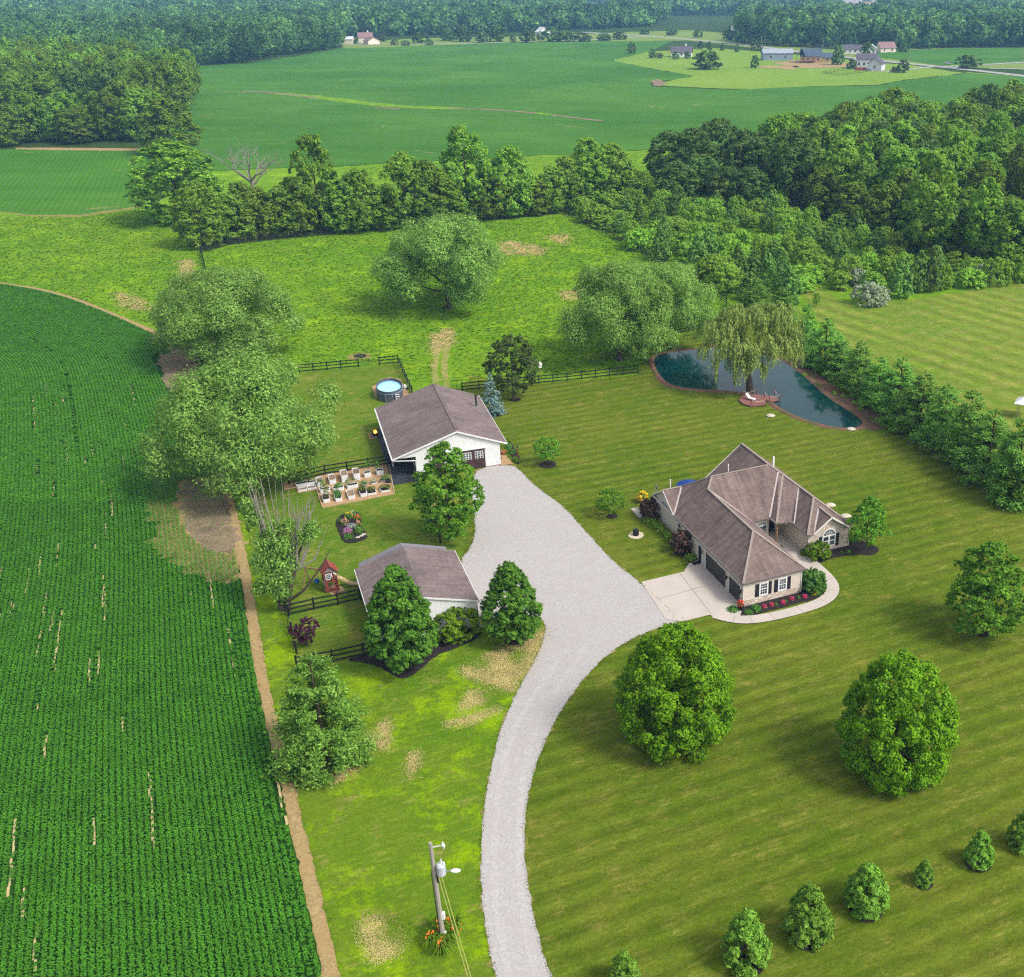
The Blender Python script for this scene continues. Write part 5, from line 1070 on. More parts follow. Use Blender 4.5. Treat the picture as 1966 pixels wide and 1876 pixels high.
# ------------------------------------------------------------------ fences
def fence(px, rails, label, h=1.35, gap=2.45, group=None, gate=None, world=False, name='board_fence'):
    pts = [Vector(p) if world else G(*p) for p in px]; e = empty(name, pts[0], 0, label, 'fence', group); o0 = pts[0]
    posts = []
    for a, b in zip(pts, pts[1:]):
        n = max(1, round((b - a).length / gap)); posts += [a.lerp(b, i / n) for i in range(n)]
    posts.append(pts[-1])
    for p in posts: q_ = p - o0; MB().box(q_.x - .065, q_.x + .065, q_.y - .065, q_.y + .065, -.1, h + .08).build('post', C_['black'], e)
    for k in range(rails):
        m = MB(); z = .28 + (h - .36) * k / (rails - 1)
        for a, b in zip(posts, posts[1:]):
            dz = random.uniform(-.012, .012); d = (b - a).normalized(); nr = Vector((d.y, -d.x, 0)) * .085
            m.beam(a - o0 + nr + Vector((0, 0, z + dz)), b - o0 + nr + Vector((0, 0, z - dz)), .04, .15)
        m.build('rail', C_['black'], e)
    return e
def tube_gate(a, b, label):
    a, b = G(*a), G(*b); e = empty('tube_gate', a, 0, label, 'gate'); d = b - a; m = MB()
    for z in (.25, .5, .75, 1.0, 1.7): m.tube([Vector((0, 0, z)), d + Vector((0, 0, z))], .025, 6)
    for t in (0, .5, 1): m.tube([d * t + Vector((0, 0, .2)), d * t + Vector((0, 0, 1.28))], .03, 6)
    m.build('tube_frame', C_['black'], e)
fence([(555, 930), (625, 912), (749, 892), (772, 887)], 3, 'black three rail fence behind the planter garden meeting the barn porch')
fence([(575, 715.5), (655, 708), (689, 705)], 3, 'black rail fence at the far left end of the back yard')
tube_gate((689.5, 705), (728, 701), 'dark tube gate between the two back yard fence runs')
fence([(729, 701), (765, 697.5)], 3, 'short black rail fence at the back corner of the yard by the burn ring')
fence([(765, 697.5), (778, 725), (792, 757)], 3, 'black rail fence running from the yard corner past the pool to the barn')
tube_gate((868, 752), (887, 751), 'dark tube gate just behind the right roof slope of the barn')
fence([(888, 751), (920, 748), (1035, 737), (1089, 732), (1144, 726), (1170, 723), (1225, 717)], 3, 'long black rail fence between the lawn and the paddock from barn to pond')
fence([(395, 521), (388, 492), (385, 486), (440, 471), (520, 462), (590, 455), (660, 448), (760, 438), (860, 430), (960, 421), (1060, 412), (1085, 412)], 4, 'long dark fence along the foot of the hedgerow at the back of the paddock', 1.45)
fence([(1085, 412), (1150, 443), (1250, 500), (1395, 583)], 4, 'dark fence running down the right side of the paddock along the scrub', 1.45)
fence([(1395, 583), (1392, 622), (1372, 628), (1330, 637), (1285, 645)], 3, 'black rail fence corner between the big willow and the weeping willow')
fence([(555, 1182), (604, 1171), (650, 1162), (692, 1152)], 3, 'black rail fence in front of the red playhouse')
fence([(555, 1184), (562, 1220), (570, 1256)], 3, 'black rail fence along the left side of the small pen')
fence([(571, 1284), (606, 1278), (640, 1272), (699, 1259), (722, 1254)], 3, 'black rail fence at the front of the small pen beside the pear tree')
fence([(797, 921), (820, 980), (846, 1043)], 3, 'black rail fence seen end on from the barn corner to the small garage')

# ------------------------------------------------------------------ pool
pc = G(747, 739, 1.7); po = empty('pool', (pc.x, pc.y, 0), R_(17), 'oval above ground pool with light blue water and dark walls', 'pool')
m = MB(); m.lathe([(1, 0), (1, 1.7)], (0, 0), 24, 1.85, 3.0); m.f = m.f[:-2]; m.build('wall', siding('grey_pool_panel', alb(104, 108, 124), .6, True, .6), po)
m = MB(); K_ = 24
for i in range(K_):
    p = []
    for z in (1.22, 1.32):
        for j, sc in ((i, 1.03), (i + 1, 1.03), (i + 1, .93), (i, .93)): t = 2 * math.pi * j / K_; p.append((1.85 * sc * math.cos(t), 3.0 * sc * math.sin(t), z))
    m.hexa(p)
m.build('rim', plain('steel_blue_rim', alb(140, 176, 200), .5, .4), po)
q = NB('pool_water'); nz = q.noise(q.pos(), 2.5, 3); q.fin(q.mix(nz, alb(160, 222, 242, 1.4), alb(186, 236, 248, 1.4)), .12, .5, bump=nz, bstr=.08); m = MB(); m.poly([(1.76 * math.cos(t), 2.86 * math.sin(t), 1.27) for t in np.linspace(0, 2 * math.pi, 33)[:-1]]); m.build('water', q.m, po)
m = MB(); th = R_(-60)
for i in range(12):
    t = 2 * math.pi * i / 12 + .13; x, y = 1.86 * math.cos(t), 3.02 * math.sin(t); m.box(x - .05, x + .05, y - .05, y + .05, 0, 1.24)
m.build('upright', plain('pale_pool_strut', alb(150, 150, 150), .6, .3), po)
ld = MB(); c0 = Vector((.85, -2.75, 0)); dv = Vector((.25, -.97, 0)); sv = Vector((.97, .25, 0))
for i in range(4): q0 = c0 + dv * (.42 - i * .08) + Vector((0, 0, .25 + .3 * i)); ld.beam(q0 - sv * .33, q0 + sv * .33, .18, .07)
ld.build('ladder_step', WHITE, po); l2 = MB()
for s_ in (-.36, .36): l2.beam(c0 + dv * .5 + sv * s_, c0 + dv * .12 + sv * s_ + Vector((0, 0, 1.4)), .06, .1)
l2.build('ladder_rail', C_['black'], po)
sheet('pool_pad', [(715, 743), (722, 739), (745, 725), (768, 728), (786, 757), (770, 764), (757, 768), (735, 767), (721, 761)], .06, C_['woodchip'], .6, .03)
m = MB(); rg = [G(*p) for p in [(715, 743), (722, 739)]]
ep_ = [G(*p) for p in [(715, 743), (721, 761), (735, 767), (757, 768), (772, 764)]]
for a, b in zip(ep_, ep_[1:]): m.beam(a + Vector((0, 0, .08)), b + Vector((0, 0, .08)), .14, .12)
tag(m.build('pool_edging', TIMB), 'tan timber edging around the pool pad', 'edging')
pf = G(778, 747); pe = empty('pool_pump', pf, .3, 'white pool filter pump on the pad beside the oval pool', 'pump'); MB().lathe([(.26, 0), (.28, .35), (.22, .62), (.08, .72)], (0, 0), 12).build('tank', WHITE, pe); MB().tube([(.1, -.2, .18), (.5, -.32, .18)], .12, 10).build('motor', C_['black'], pe); MB().tube([(-.2, 0, .5), (-.9, .1, .8)], .04, 6).build('hose', WHITE, pe)

# fire pit
fc = G(721, 837); fp = empty('fire_pit', fc, R_(18), 'small black fire bowl burning on a square gravel pad beside the barn porch', 'fire pit')
MB().lathe([(.2, .1), (.42, .3), (.46, .42), (.40, .42), (.3, .3)], (0, 0), 14).build('bowl', C_['black'], fp)
q = NB('flame'); em = q.n('ShaderNodeEmission', i_1=2.2); em.inputs[0].default_value = (1, .38, .05, 1); q.l(em.outputs[0], q.out.inputs['Surface']); m = MB(); r = np.random.default_rng(2)
for i in range(7): x, y = r.normal(0, .11, 2); m.lathe([(.05, .4), (.08, .48), (.04, .6 + .15 * r.random()), (.005, .75 + .25 * r.random())], (x, y), 6)
m.build('flame', q.m, fp)
m = MB()
for a, b in (((-.8, -.9), (.8, -.9)), ((.8, -.9), (.8, .9)), ((.8, .9), (-.8, .9)), ((-.8, .9), (-.8, -.9))): m.beam((*a, .06), (*b, .06), .12, .1)
m.build('frame', TIMB, fp); MB().box(-.74, .74, -.84, .84, .0, .07).build('gravel_pad', C_['soil'], fp)
ch = G(738, 833); ce = empty('porch_chair', ch, .4, 'dark chair at the porch edge beside the fire pit', 'chair'); m = MB().box(-.3, .3, -.3, .3, .38, .44); m.build('seat', C_['black'], ce); MB().box(-.3, .3, .26, .32, .44, 1.0).build('backrest', C_['black'], ce)
for x in (-.26, .26):
    for y in (-.26, .26): MB().box(x - .03, x + .03, y - .03, y + .03, 0, .38).build('leg', C_['black'], ce)

# ------------------------------------------------------------------ planter garden
GZ = lambda x, y: (550.6 + x * .1167, 878.2 + y * .1167)
bed = [GZ(*p) for p in [(590, 835), (1770, 605), (1680, 130), (1500, 130), (600, 290), (-60, 430), (-40, 540), (165, 505), (190, 590), (490, 540)]]
sheet('garden_bed', bed, .075, C_['woodchip'], .6, .02)
m = MB(); e_ = [G(*p) for p in [GZ(*p) for p in [(-40, 540), (165, 505), (190, 592), (492, 542), (590, 838), (1772, 607), (1680, 130)]]]
for a, b in zip(e_, e_[1:]): m.beam(a + Vector((0, 0, .1)), b + Vector((0, 0, .1)), .11, .14)
tag(m.build('garden_edging', TIMB), 'tan timber edging around the planter garden', 'edging')
PLW = siding('white_corrugated_tank', alb(226, 226, 226, 1.3), .12, True, .82)
def planter(x, y, lx, ly, h, fill, label, mat_=None, vine=0):
    c = G(*GZ(x, y)); e = empty('planter', c, R_(20.8), label, 'planter', 'planters in the vegetable garden'); n = 20
    ol = [(max(-1, min(1, 1.35 * math.cos(t))) * lx / 2, max(-1, min(1, 1.35 * math.sin(t))) * ly / 2) for t in np.linspace(0, 2 * math.pi, n + 1)[:-1]]
    t_ = MB()
    for i in range(n):
        a, b = ol[i], ol[(i + 1) % n]; t_.poly([(*a, 0), (*b, 0), (*b, h), (*a, h)]); t_.poly([(*b, h), (*a, h), (a[0] * .9, a[1] * .93, h), (b[0] * .9, b[1] * .93, h)]); t_.poly([(a[0] * .9, a[1] * .93, h), (a[0] * .9, a[1] * .93, h - .14), (b[0] * .9, b[1] * .93, h - .14), (b[0] * .9, b[1] * .93, h)])
    t_.build('tub', mat_ or PLW, e); s_ = MB(); s_.poly([(a[0] * .9, a[1] * .93, h - .12) for a in ol]); s_.build('soil', C_['soil'] if fill == 'soil' else C_['mulch'], e)
    if fill != 'soil':
        prs, R0, H0 = BANK['herb']; mk, ht = fill
        k = max(2, int(lx * ly * 4))
        P_, N_ = [], []; r = np.random.default_rng(int(x + y))
        for _ in range(k):
            cx, cy = r.uniform(-.38, .38) * lx, r.uniform(-.4, .4) * ly; kk = 45; dd = unit(unit(r.normal(size=(kk, 3))) + np.array([0, 0, .4])); rad = .28 if not vine else .22
            P_.append(np.array([cx, cy, h + ht * r.uniform(.2, .85)]) + dd * np.array([rad * 1.25, rad * 1.25, ht * .6])); N_.append(unit(dd + r.normal(0, .6, (kk, 3))))
        P_ = np.concatenate(P_); P_[:, 2] = np.maximum(P_[:, 2], .05); add('foliage', np_mesh('foliage', diamonds(P_, np.concatenate(N_), .065 + .05 * r.random(len(P_)), .6, r), 4, L[mk]), e)
    return e
TX = 'white tub of bare soil '; TP = 'white tub of green plants '
for x, y, lx, ly, h, fl_, lb in [
  (548, 440, .8, 1.8, .6, 'soil', 'white long tub of bare soil half under the big willow'), (750, 400, .8, 1.9, .65, 'soil', 'white long tub of bare soil, left of the two tall tubs by the fence'), (950, 365, .8, 1.9, .95, 'soil', 'tall white tub of bare soil by the fence, left of its twin'), (1150, 335, .8, 1.9, .95, 'soil', 'tall white tub of bare soil by the fence beside the bushy plant'),
  (1330, 320, .8, .8, .7, ('green', 1.5), 'white round tub overflowing with a big leafy bush by the fence'), (1535, 280, .85, .85, .7, ('green', 1.1), 'white round tub with a leafy bush nearest the barn porch by the fence'),
  (240, 475, 1.2, .7, .5, ('green', .5), 'white oval tub with plants at the back left of the garden under the willow'), (400, 450, 1.2, .7, .5, ('green', .6), 'white oval tub with plants just right of the back left oval tub'), (258, 545, 1.0, .75, .3, 'soil', 'low white oval tub of dark soil at the far left corner of the garden'), (412, 515, 1.0, .75, .3, 'soil', 'low white oval tub of dark soil second from the left corner of the garden'),
  (632, 570, 1.2, .7, .55, ('green', .9), 'white oval tub with a climbing plant at the garden step'), (852, 540, 1.3, .75, .5, ('green', .45), 'white oval tub with one leafy plant in the middle of the garden'), (1082, 495, 1.3, .75, .5, ('green', .7), 'white oval tub with spiky green plants in the middle of the garden'),
  (1275, 462, .7, .7, .35, ('green', .5), 'small grey box planter with bright green plant'), (1435, 435, .6, .6, .25, ('silver', .4), 'small planter with silvery green plant'), (1590, 405, .8, .6, .35, ('green', .5), 'small grey box planter near the barn porch'),
  (650, 700, .8, 1.8, .5, ('straw', 1.2), 'white long tub with tall tangled vines at the front left corner of the garden'), (848, 680, .8, 2.0, .5, ('green', .35), 'white long tub overflowing with pale green leaves in the front row'), (1055, 640, .8, 2.0, .5, 'soil', 'white long tub of bare soil in the front row'), (1255, 600, .8, 2.0, .5, ('straw', .25), 'white long tub with sparse plants beside the two square plant beds'),
  (1395, 590, 1.1, 1.25, .3, ('straw', .28), 'square low planter full of reddish green leaves, left one of the pair'), (1612, 545, 1.1, 1.25, .3, ('straw', .28), 'square low planter full of reddish green leaves, right one of the pair')]:
    planter(x, y, lx, ly, h, fl_, lb, METAL if 'grey box' in lb else None, 1 if 'vines' in lb else 0)
planter(1680, 420, .5, .5, .45, ('green', .5), 'black pot with green plant by the barn porch slab', C_['black'])

# ------------------------------------------------------------------ flowers and small plants
def blooms(name, px, label, cat, leafm, fm, R=.4, H=.5, nf=14, fs=.07, nl=120, group=None, blade=False, z=0):
    c = G(*px); e = empty(name, (c.x, c.y, z), 0, label, cat, group); r = np.random.default_rng(int(px[0] * 7 + px[1])); dd = unit(unit(r.normal(size=(nl, 3))) + np.array([0, 0, .6])); dd[:, 2] = np.abs(dd[:, 2])
    P = dd * np.array([R, R, H]) * r.uniform(.4, 1, (nl, 1)); N = unit(dd + r.normal(0, .6, (nl, 3)))
    if blade:
        th = r.uniform(0, 6.283, nl); rr = R * r.uniform(.1, .45, nl); V = []
        for a, q0 in zip(th, rr):
            d = np.array([math.cos(a), math.sin(a), 0]); sdv = np.array([-d[1], d[0], 0]) * .022; p0 = d * q0; p1 = p0 + d * R * .4 + np.array([0, 0, H]); p2 = p0 + d * R * (.7 + .5 * r.random()) + np.array([0, 0, H * .55]); V += [p0 - sdv, p0 + sdv, p1 + sdv, p1 - sdv, p1 - sdv, p1 + sdv, p2 + sdv * .2, p2 - sdv * .2]
        add('leaves', np_mesh('leaves', np.array(V), 4, L[leafm]), e)
    else: add('leaves', np_mesh('leaves', diamonds(P, N, .07 + .05 * r.random(nl), .6, r), 4, L[leafm]), e)
    if fm:
        k = unit(unit(r.normal(size=(nf, 3))) + np.array([0, 0, 1.0])); k[:, 2] = np.abs(k[:, 2]); FP = np.repeat(k * np.array([R * .8, R * .8, H * 1.08]), 5, 0) + r.normal(0, fs * .5, (nf * 5, 3)); FN = unit(r.normal(0, .5, (nf * 5, 3)) + np.array([0, -.2, 1])); add('flowers', np_mesh('flowers', diamonds(FP, FN, fs, .8, r), 4, fm), e)
    return e
pk = ['leftmost', 'second', 'third', 'fourth', 'rightmost']
for k, p in enumerate([(1080, 1308), (1132, 1295), (1213, 1277), (1276, 1253), (1370, 1235)]): blooms('pink_flowers', Z3(*p), pk[k] + ' clump of pink flowers in the mulch bed under the garage windows', 'flowers', 'green', PINK, .26, .35, 40, .07, 50, 'pink flowers in the garage bed')
for k, (p, lb) in enumerate([((1160, 1290), 'small yellowish plant between pink flower clumps, left one'), ((1232, 1262), 'small spindly plant in the middle of the garage bed'), ((1330, 1242), 'small pale green plant left of the rightmost pink flowers')]): blooms('small_plant', Z3(*p), lb, 'plant', 'green', None, .25, .35, nl=45)
for p, lb, R, H in [((855, 1325), 'low green plant at the left tip of the garage bed', .75, .5), ((965, 1345), 'low light green plant at the front of the garage bed', .55, .4), ((1018, 1322), 'round low green bush right of the flower pot', .6, .6), ((1460, 1200), 'low green ground plant under the weeping shrub', .8, .4)]: blooms('low_plant', Z3(*p), lb, 'plant', 'green', None, R, H, nl=420)
blooms('yellow_flowers', Z3(1440, 1212), 'yellow flowers at the walk curve under the weeping shrub', 'flowers', 'green', YEL, .55, .4, 14, .1)
blooms('yellow_lilies', Z3(205, 545), 'tall yellow flowering plant at the back left corner of the house', 'flowers', 'green', YEL, .8, 1.3, 44, .15, 260); blooms('yellow_lilies', Z3(200, 600), 'yellow flowering plant in front of the dark burgundy shrub', 'flowers', 'green', YEL, .4, .8, 20, .14, 90)
ho = ['first', 'second', 'third', 'fourth', 'fifth', 'sixth', 'last']
for k, p in enumerate([(248, 690), (285, 705), (320, 735), (352, 765), (385, 795), (408, 815), (548, 958)]): blooms('hosta', Z3(*p), ho[k] + ' leafy light green hosta counted from the back along the garage wall bed', 'plant', 'scrub', WHT if k == 3 else None, .8, .8, 8, .06, 420, 'hostas along the garage wall')
c = G(*Z3(275, 655)); plant('burgundy_shrub', 'burgundy', c.x, c.y, 1.5, 2.3, 'dark burgundy shrub below the half round gable window', 'shrub', var=0); c = G(*Z3(492, 905)); plant('burgundy_shrub', 'burgundy', c.x, c.y, 1.45, 2.5, 'dark burgundy shrub beside the side door of the garage', 'shrub', var=1)
c = G(*Z3(1462, 950)); plant('ball_bush', 'ball', c.x, c.y, 1.35, 1.9, 'round clipped green bush in front of the stone gable', 'bush'); c = G(*Z3(1365, 925)); plant('ball_bush', 'ball', c.x, c.y, .5, .7, 'small dark bush between the walk and the round clipped bush', 'bush')
c = G(*Z3(1425, 1175)); plant('weeping_shrub', 'weepmaple', c.x, c.y, 1.45, 2.2, 'domed green weeping shrub at the right corner of the garage end', 'shrub')
for p, lb in [((1545, 935), 'small green plant right of the round clipped bush'), ((1635, 912), 'light green plant in the mulch under the stone gable window'), ((1685, 908), 'bluish green plant near the young tree in the mulch')]: blooms('small_plant', Z3(*p), lb, 'plant', 'green', None, .35, .3, nl=70)
c = G(*Z3(908, 1325)); pt = empty('flower_pot', c, 0, 'black pot of red flowers at the garage corner', 'flower pot'); MB().lathe([(.22, .08), (.34, .6), (.37, .62)], (0, 0), 14).build('pot', C_['black'], pt); pb = blooms('x', Z3(908, 1325), None, None, 'green', RED, .34, .5, 26, .09, 90)
for chd in list(pb.children): chd.parent = pt; chd.location = (0, 0, .6)
bpy.data.objects.remove(pb)
# island bed, barn bed
for px, lb, lm, fm, R, H, nf in [((655, 1003), 'green leafy perennial at the upper left of the island bed', 'green', None, .55, .6, 0), ((670, 994), 'yellow green flowering perennial at the top of the island bed', 'green', YEL, .6, .6, 14), ((686, 997), 'orange flowering perennial at the top right of the island bed', 'green', ORANGE, .5, .5, 16), ((662, 1007), 'dusty pink flowering perennial in the middle of the island bed', 'green', flower('dusty_pink_petal', alb(212, 150, 140)), .6, .6, 30), ((676, 1012), 'grey blue foliage plant in the middle of the island bed', 'silver', BLUEP, .6, .35, 20), ((667, 1024), 'mauve flowering clump in the island bed', 'green', MAUVE, .65, .6, 50), ((671, 1034), 'dark green leafy perennial at the bottom of the island bed', 'green', None, .7, .5, 0), ((690, 1023), 'dark green upright perennial at the right of the island bed', 'pine', None, .65, .8, 0), ((678, 989), 'white flower at the top edge of the island bed', 'green', WHT, .25, .5, 8), ((689, 1009), 'pale salmon flowering perennial at the right of the island bed', 'green', flower('salmon_petal', alb(230, 170, 130)), .4, .5, 14)]:
    blooms('perennial', px, lb, 'plant', lm, fm, R, H, nf, .08, 200, 'perennials in the island bed')
for k, (px, lb) in enumerate([((687, 1033), 'pale stone at the left of three on the island bed edge'), ((694, 1030), 'middle pale stone of three on the island bed edge'), ((699, 1027), 'right pale stone of three on the island bed edge'), ((1594, 972), 'pale boulder on the lawn behind the right roof end'), ((1624, 993), 'pale boulder above the feathery young tree'), ((1480, 800), 'flat pale stone on the lawn near the dock'), ((1634, 826), 'pale rock on the near pond shore')]):
    c = G(*px); r = np.random.default_rng(k); m = MB(); s_ = .22 if k < 3 else .55; m.lathe([(s_ * .8, 0), (s_, s_ * .25), (s_ * .7, s_ * .5), (s_ * .2, s_ * .6)], (0, 0), 9, 1.2, .9)
    for v in m.v: v.x += r.normal(0, s_ * .06); v.y += r.normal(0, s_ * .06)
    tag(m.build('stone', plain('pale_stone', alb(226, 218, 196), .9, .1, .1) if k == 0 else bpy.data.materials['pale_stone'], loc=(c.x, c.y, .03)), lb, 'stone')
for px, lb in [((977, 861), 'bright green shrub beside the right barn wall, upper one'), ((982, 871), 'bright green shrub beside the right barn wall, lower one'), ((974, 851), 'yellowish plant at the roof corner of the barn'), ((991, 886), 'yellow leaved plant at the foot of the brown post')]: blooms('low_shrub', px, lb, 'shrub', 'bush' if 'yellow' in lb else 'green', None, .6, .7, nl=240)
c = G(995, 886); pe = empty('garden_post', c, 0, 'slim brown post with a small lantern beside the barn bed', 'post'); MB().box(-.05, .05, -.05, .05, 0, 1.9).build('post', REDW, pe); MB().lathe([(.1, 1.9), (.13, 2.05), (.02, 2.2)], (0, 0), 6).build('lantern', C_['black'], pe)
c = G(966, 873); tag(MB().lathe([(.24, 0), (.38, .3), (.4, .5), (.32, .5)], (0, 0), 14).build('clay_pot', plain('terracotta', alb(176, 112, 76), .8, .1), loc=c), 'orange clay pot by the right barn corner', 'pot')
for k, (px, lb) in enumerate([((1802, 879), 'flat tan hatch in the lawn right of the house near the pond pines'), ((1768, 861), 'small flat tan hatch in the lawn nearer the pond tip')]):
    c = G(*px); tag(MB().lathe([(.55 - .2 * k, 0), (.55 - .2 * k, .08), (.5 - .2 * k, .1)], (0, 0), 16).build('access_hatch', C_['soil'] if k else TIMB, loc=(c.x, c.y, .03)), lb, 'hatch')
for k, px in enumerate([(1545, 722), (1572, 742), (1603, 757), (1618, 763), (1640, 776), (1652, 788), (1672, 806), (1698, 818), (1690, 800)]):
    blooms('bank_plant', px, 'small green plant growing on the bare soil bank behind the pond', 'plant', 'scrub', None, .5, .6, nl=90, group='plants on the pond bank')
# daylilies at the pole and lilies
lily = G(850, 1806); k = 0
for dx, dy in ((-.5, .1), (.45, .2), (-.2, -.5), (.35, -.45), (0, .8), (-.45, .9), (.5, .95), (-.6, -.3), (.1, -.9)):
    p = Vector((lily.x + dx, lily.y + dy, 0)); px = to_px(p.x, p.y); k += 1
    blooms('daylily', px, 'clump of daylilies with orange flowers around the foot of the utility pole', 'flowers', 'bush', ORANGE, .75, .85, 6, .085, 90, 'daylilies around the utility pole', blade=True)

# ------------------------------------------------------------------ utility pole
pb_ = G(851.5, 1806); up = empty('utility_pole', pb_, 0, 'weathered wooden utility pole with transformer and street lamp beside the drive', 'utility pole'); PH = 8.4
MB().tube([(0, 0, -.2), (0, 0, PH * .5), (0, 0, PH)], [.17, .15, .12], 12).build('pole', POLEW, up)
zt = height(851.5, 1806, 1667); m = MB(); m.lathe([(.27, zt - .45), (.29, zt - .4), (.29, zt + .3), (.22, zt + .42), (.06, zt + .46)], (.46, -.05), 14); m.build('transformer', plain('pale_grey_tank', alb(216, 220, 226), .5, .4, .05), up)
m = MB(); m.tube([(.5, -.05, zt + .4), (.52, -.05, zt + .8)], [.06, .035], 8); m.tube([(.66, -.1, zt + .4), (.7, -.1, zt + .6)], [.09, .05], 8); m.build('bushing', WHITE, up)
m = MB(); m.beam((.1, 0, zt + .2), (.3, 0, zt + .2), .1, .08); m.beam((.1, 0, zt - .25), (.3, 0, zt - .25), .1, .08); m.build('bracket', METAL, up)
m = MB(); m.tube([(.1, 0, PH - .35), (.75, -.1, PH - .1)], .045, 7); m.tube([(.75, -.1, PH - .15), (.78, -.1, PH + .15)], [.09, .05], 8); m.tube([(.82, -.1, PH - .3), (.84, -.12, PH - .05)], [.07, .09], 8); m.build('cutout_arm', WHITE, up)
lh = MB(); lh.tube([(.1, 0, zt - .1), (.9, -.1, zt - .12), (1.15, -.1, zt - .1)], .035, 6); lh.build('lamp_arm', METAL, up); lh = MB(); lh.lathe([(.02, 0), (.15, .05), (.17, .12), (.09, .2)], (0, 0), 14, 1.9, 1)
for v in lh.v: v.x += 1.36; v.y -= .1; v.z += zt - .2
lh.build('lamp_head', WHITE, up)
m = MB(); m.box(.1, .3, -.12, .12, 2.0, 2.5); m.box(.12, .26, -.1, .08, .55, .8); m.build('meter_box', WHITE, up)
m = MB(); m.tube([(-.15, -.1, .2), (-.17, -.08, zt)], .025, 5); m.tube([(.16, -.08, zt - .5), (.22, -.1, zt - 1.1)], .05, 6); m.build('conduit', C_['black'], up)
for k, (dx, z0) in enumerate(((.3, -.5), (.5, -.5))):
    a = Vector((dx, -.25, zt - .45)); b = G(902 + 6 * k, 1876, 5.0) - pb_; d = b - a; b2 = a + d * 3.2; pts = [a.lerp(b2, t) + Vector((0, 0, -1.2 * math.sin(math.pi * t))) for t in np.linspace(0, 1, 20)]
    MB().tube(pts, .022, 5).build('cable', plain('yellowed_cable', alb(206, 196, 116), .6, .2) if k == 0 else bpy.data.materials['yellowed_cable'], up)

# ------------------------------------------------------------------ playhouse
pc = G(637, 1131); pl = empty('playhouse', pc, R_(28), 'red wooden playhouse tower with swing beam and cream slide', 'playset')
m = MB()
for x in (-.6, .6):
    for y in (-.6, .6): m.box(x - .05, x + .05, y - .05, y + .05, 0, 2.35)
m.build('frame', REDW, pl)
m = MB(); m.box(-.62, .62, -.58, .58, 1.15, 1.22); m.box(-.6, -.56, -.55, .55, 0, 2.2); m.box(-.55, .55, .56, .6, 1.2, 2.2); m.box(-.6, .1, -.6, -.56, 1.2, 2.2); m.box(-.55, .6, -.6, -.56, 0, .42); m.box(-.55, -.3, -.6, -.56, .42, 1.2); m.box(.3, .55, -.6, -.56, .42, 1.2); m.build('wall', REDW, pl)
m = MB(); m.poly([(-.85, -.8, 2.25), (0, -.8, 3.1), (0, .8, 3.1), (-.85, .8, 2.25)]); m.poly([(0, -.8, 3.1), (.85, -.8, 2.25), (.85, .8, 2.25), (0, .8, 3.1)]); ro = m.build('roof', REDR, pl); s_ = ro.modifiers.new('t', 'SOLIDIFY'); s_.thickness = .06
m = MB(); m.poly([(-.6, -.62, 2.3), (.6, -.62, 2.3), (0, -.62, 2.95)]); m.build('gable', plain('grey_gable_panel', alb(150, 140, 140), .8, .1), pl)
window_front(pl, -.5, .02, 1.5, 2.15, -.61, cols=3, rows=3, fw=.05, rail=False); window_front(pl, -.3, .3, .6, 1.1, -.61, 'a', cols=2, rows=2, fw=.05, rail=False)
m = MB(); m.beam((.12, -.66, 1.75), (.12, -.66, 2.2), .1, .05); m.beam((.3, -.72, 2.2), (.58, -.72, 1.95), .3, .04); m.build('canopy', WHITE, pl)
m = MB()
for x in (.12, .58): m.beam((x, -1.35, .02), (x, -.62, 1.7), .05, .14)
for i in range(5): t = (i + .5) / 5; m.box(.12, .58, -1.33 + .7 * t - .08, -1.33 + .7 * t + .08, 1.22 * t - .02, 1.22 * t + .02)
m.build('ladder', REDW, pl); m = MB()
for i in range(3): m.box(.63, .7, -1.2 + .25 * i, -1.1 + .25 * i, .5 + .4 * i, .66 + .4 * i)
m.build('handhold', YEL, pl)
m = MB(); pts = [(.6, -.1, 1.3), (1.1, -.2, 1.0), (1.7, -.35, .45), (2.2, -.5, .22), (2.6, -.6, .2)]
for a, b in zip(pts, pts[1:]):
    m.beam(a, b, .5, .05)
    for s_ in (-.24, .24): m.beam((a[0], a[1] + s_, a[2] + .08), (b[0], b[1] + s_, b[2] + .08), .05, .16)
m.build('slide', SLIDE, pl)
m = MB(); m.beam((-.6, .3, 2.25), (-2.0, 1.6, 2.25), .1, .14); m.beam((-2.0, 1.6, 2.25), (-2.6, 1.0, 0), .09, .09); m.beam((-2.0, 1.6, 2.25), (-1.6, 2.3, 0), .09, .09); m.build('swing_beam', WOODP, pl)
m = MB(); m.lathe([(.18, .65), (.24, .7), (.26, 1.0), (.21, 1.0), (.19, .75)], (-1.2, .8), 10); m.build('swing_seat', BLUE, pl); m = MB(); m.tube([(-1.38, .8, 1.0), (-1.25, .9, 2.2)], .012, 4); m.tube([(-1.02, .8, 1.0), (-1.15, .82, 2.2)], .012, 4); m.build('rope', YEL, pl)
sheet('play_pad', [(620, 1133), (637, 1143), (650, 1141), (664, 1133), (655, 1127), (640, 1122)], .072, C_['sand'], .4, .06)
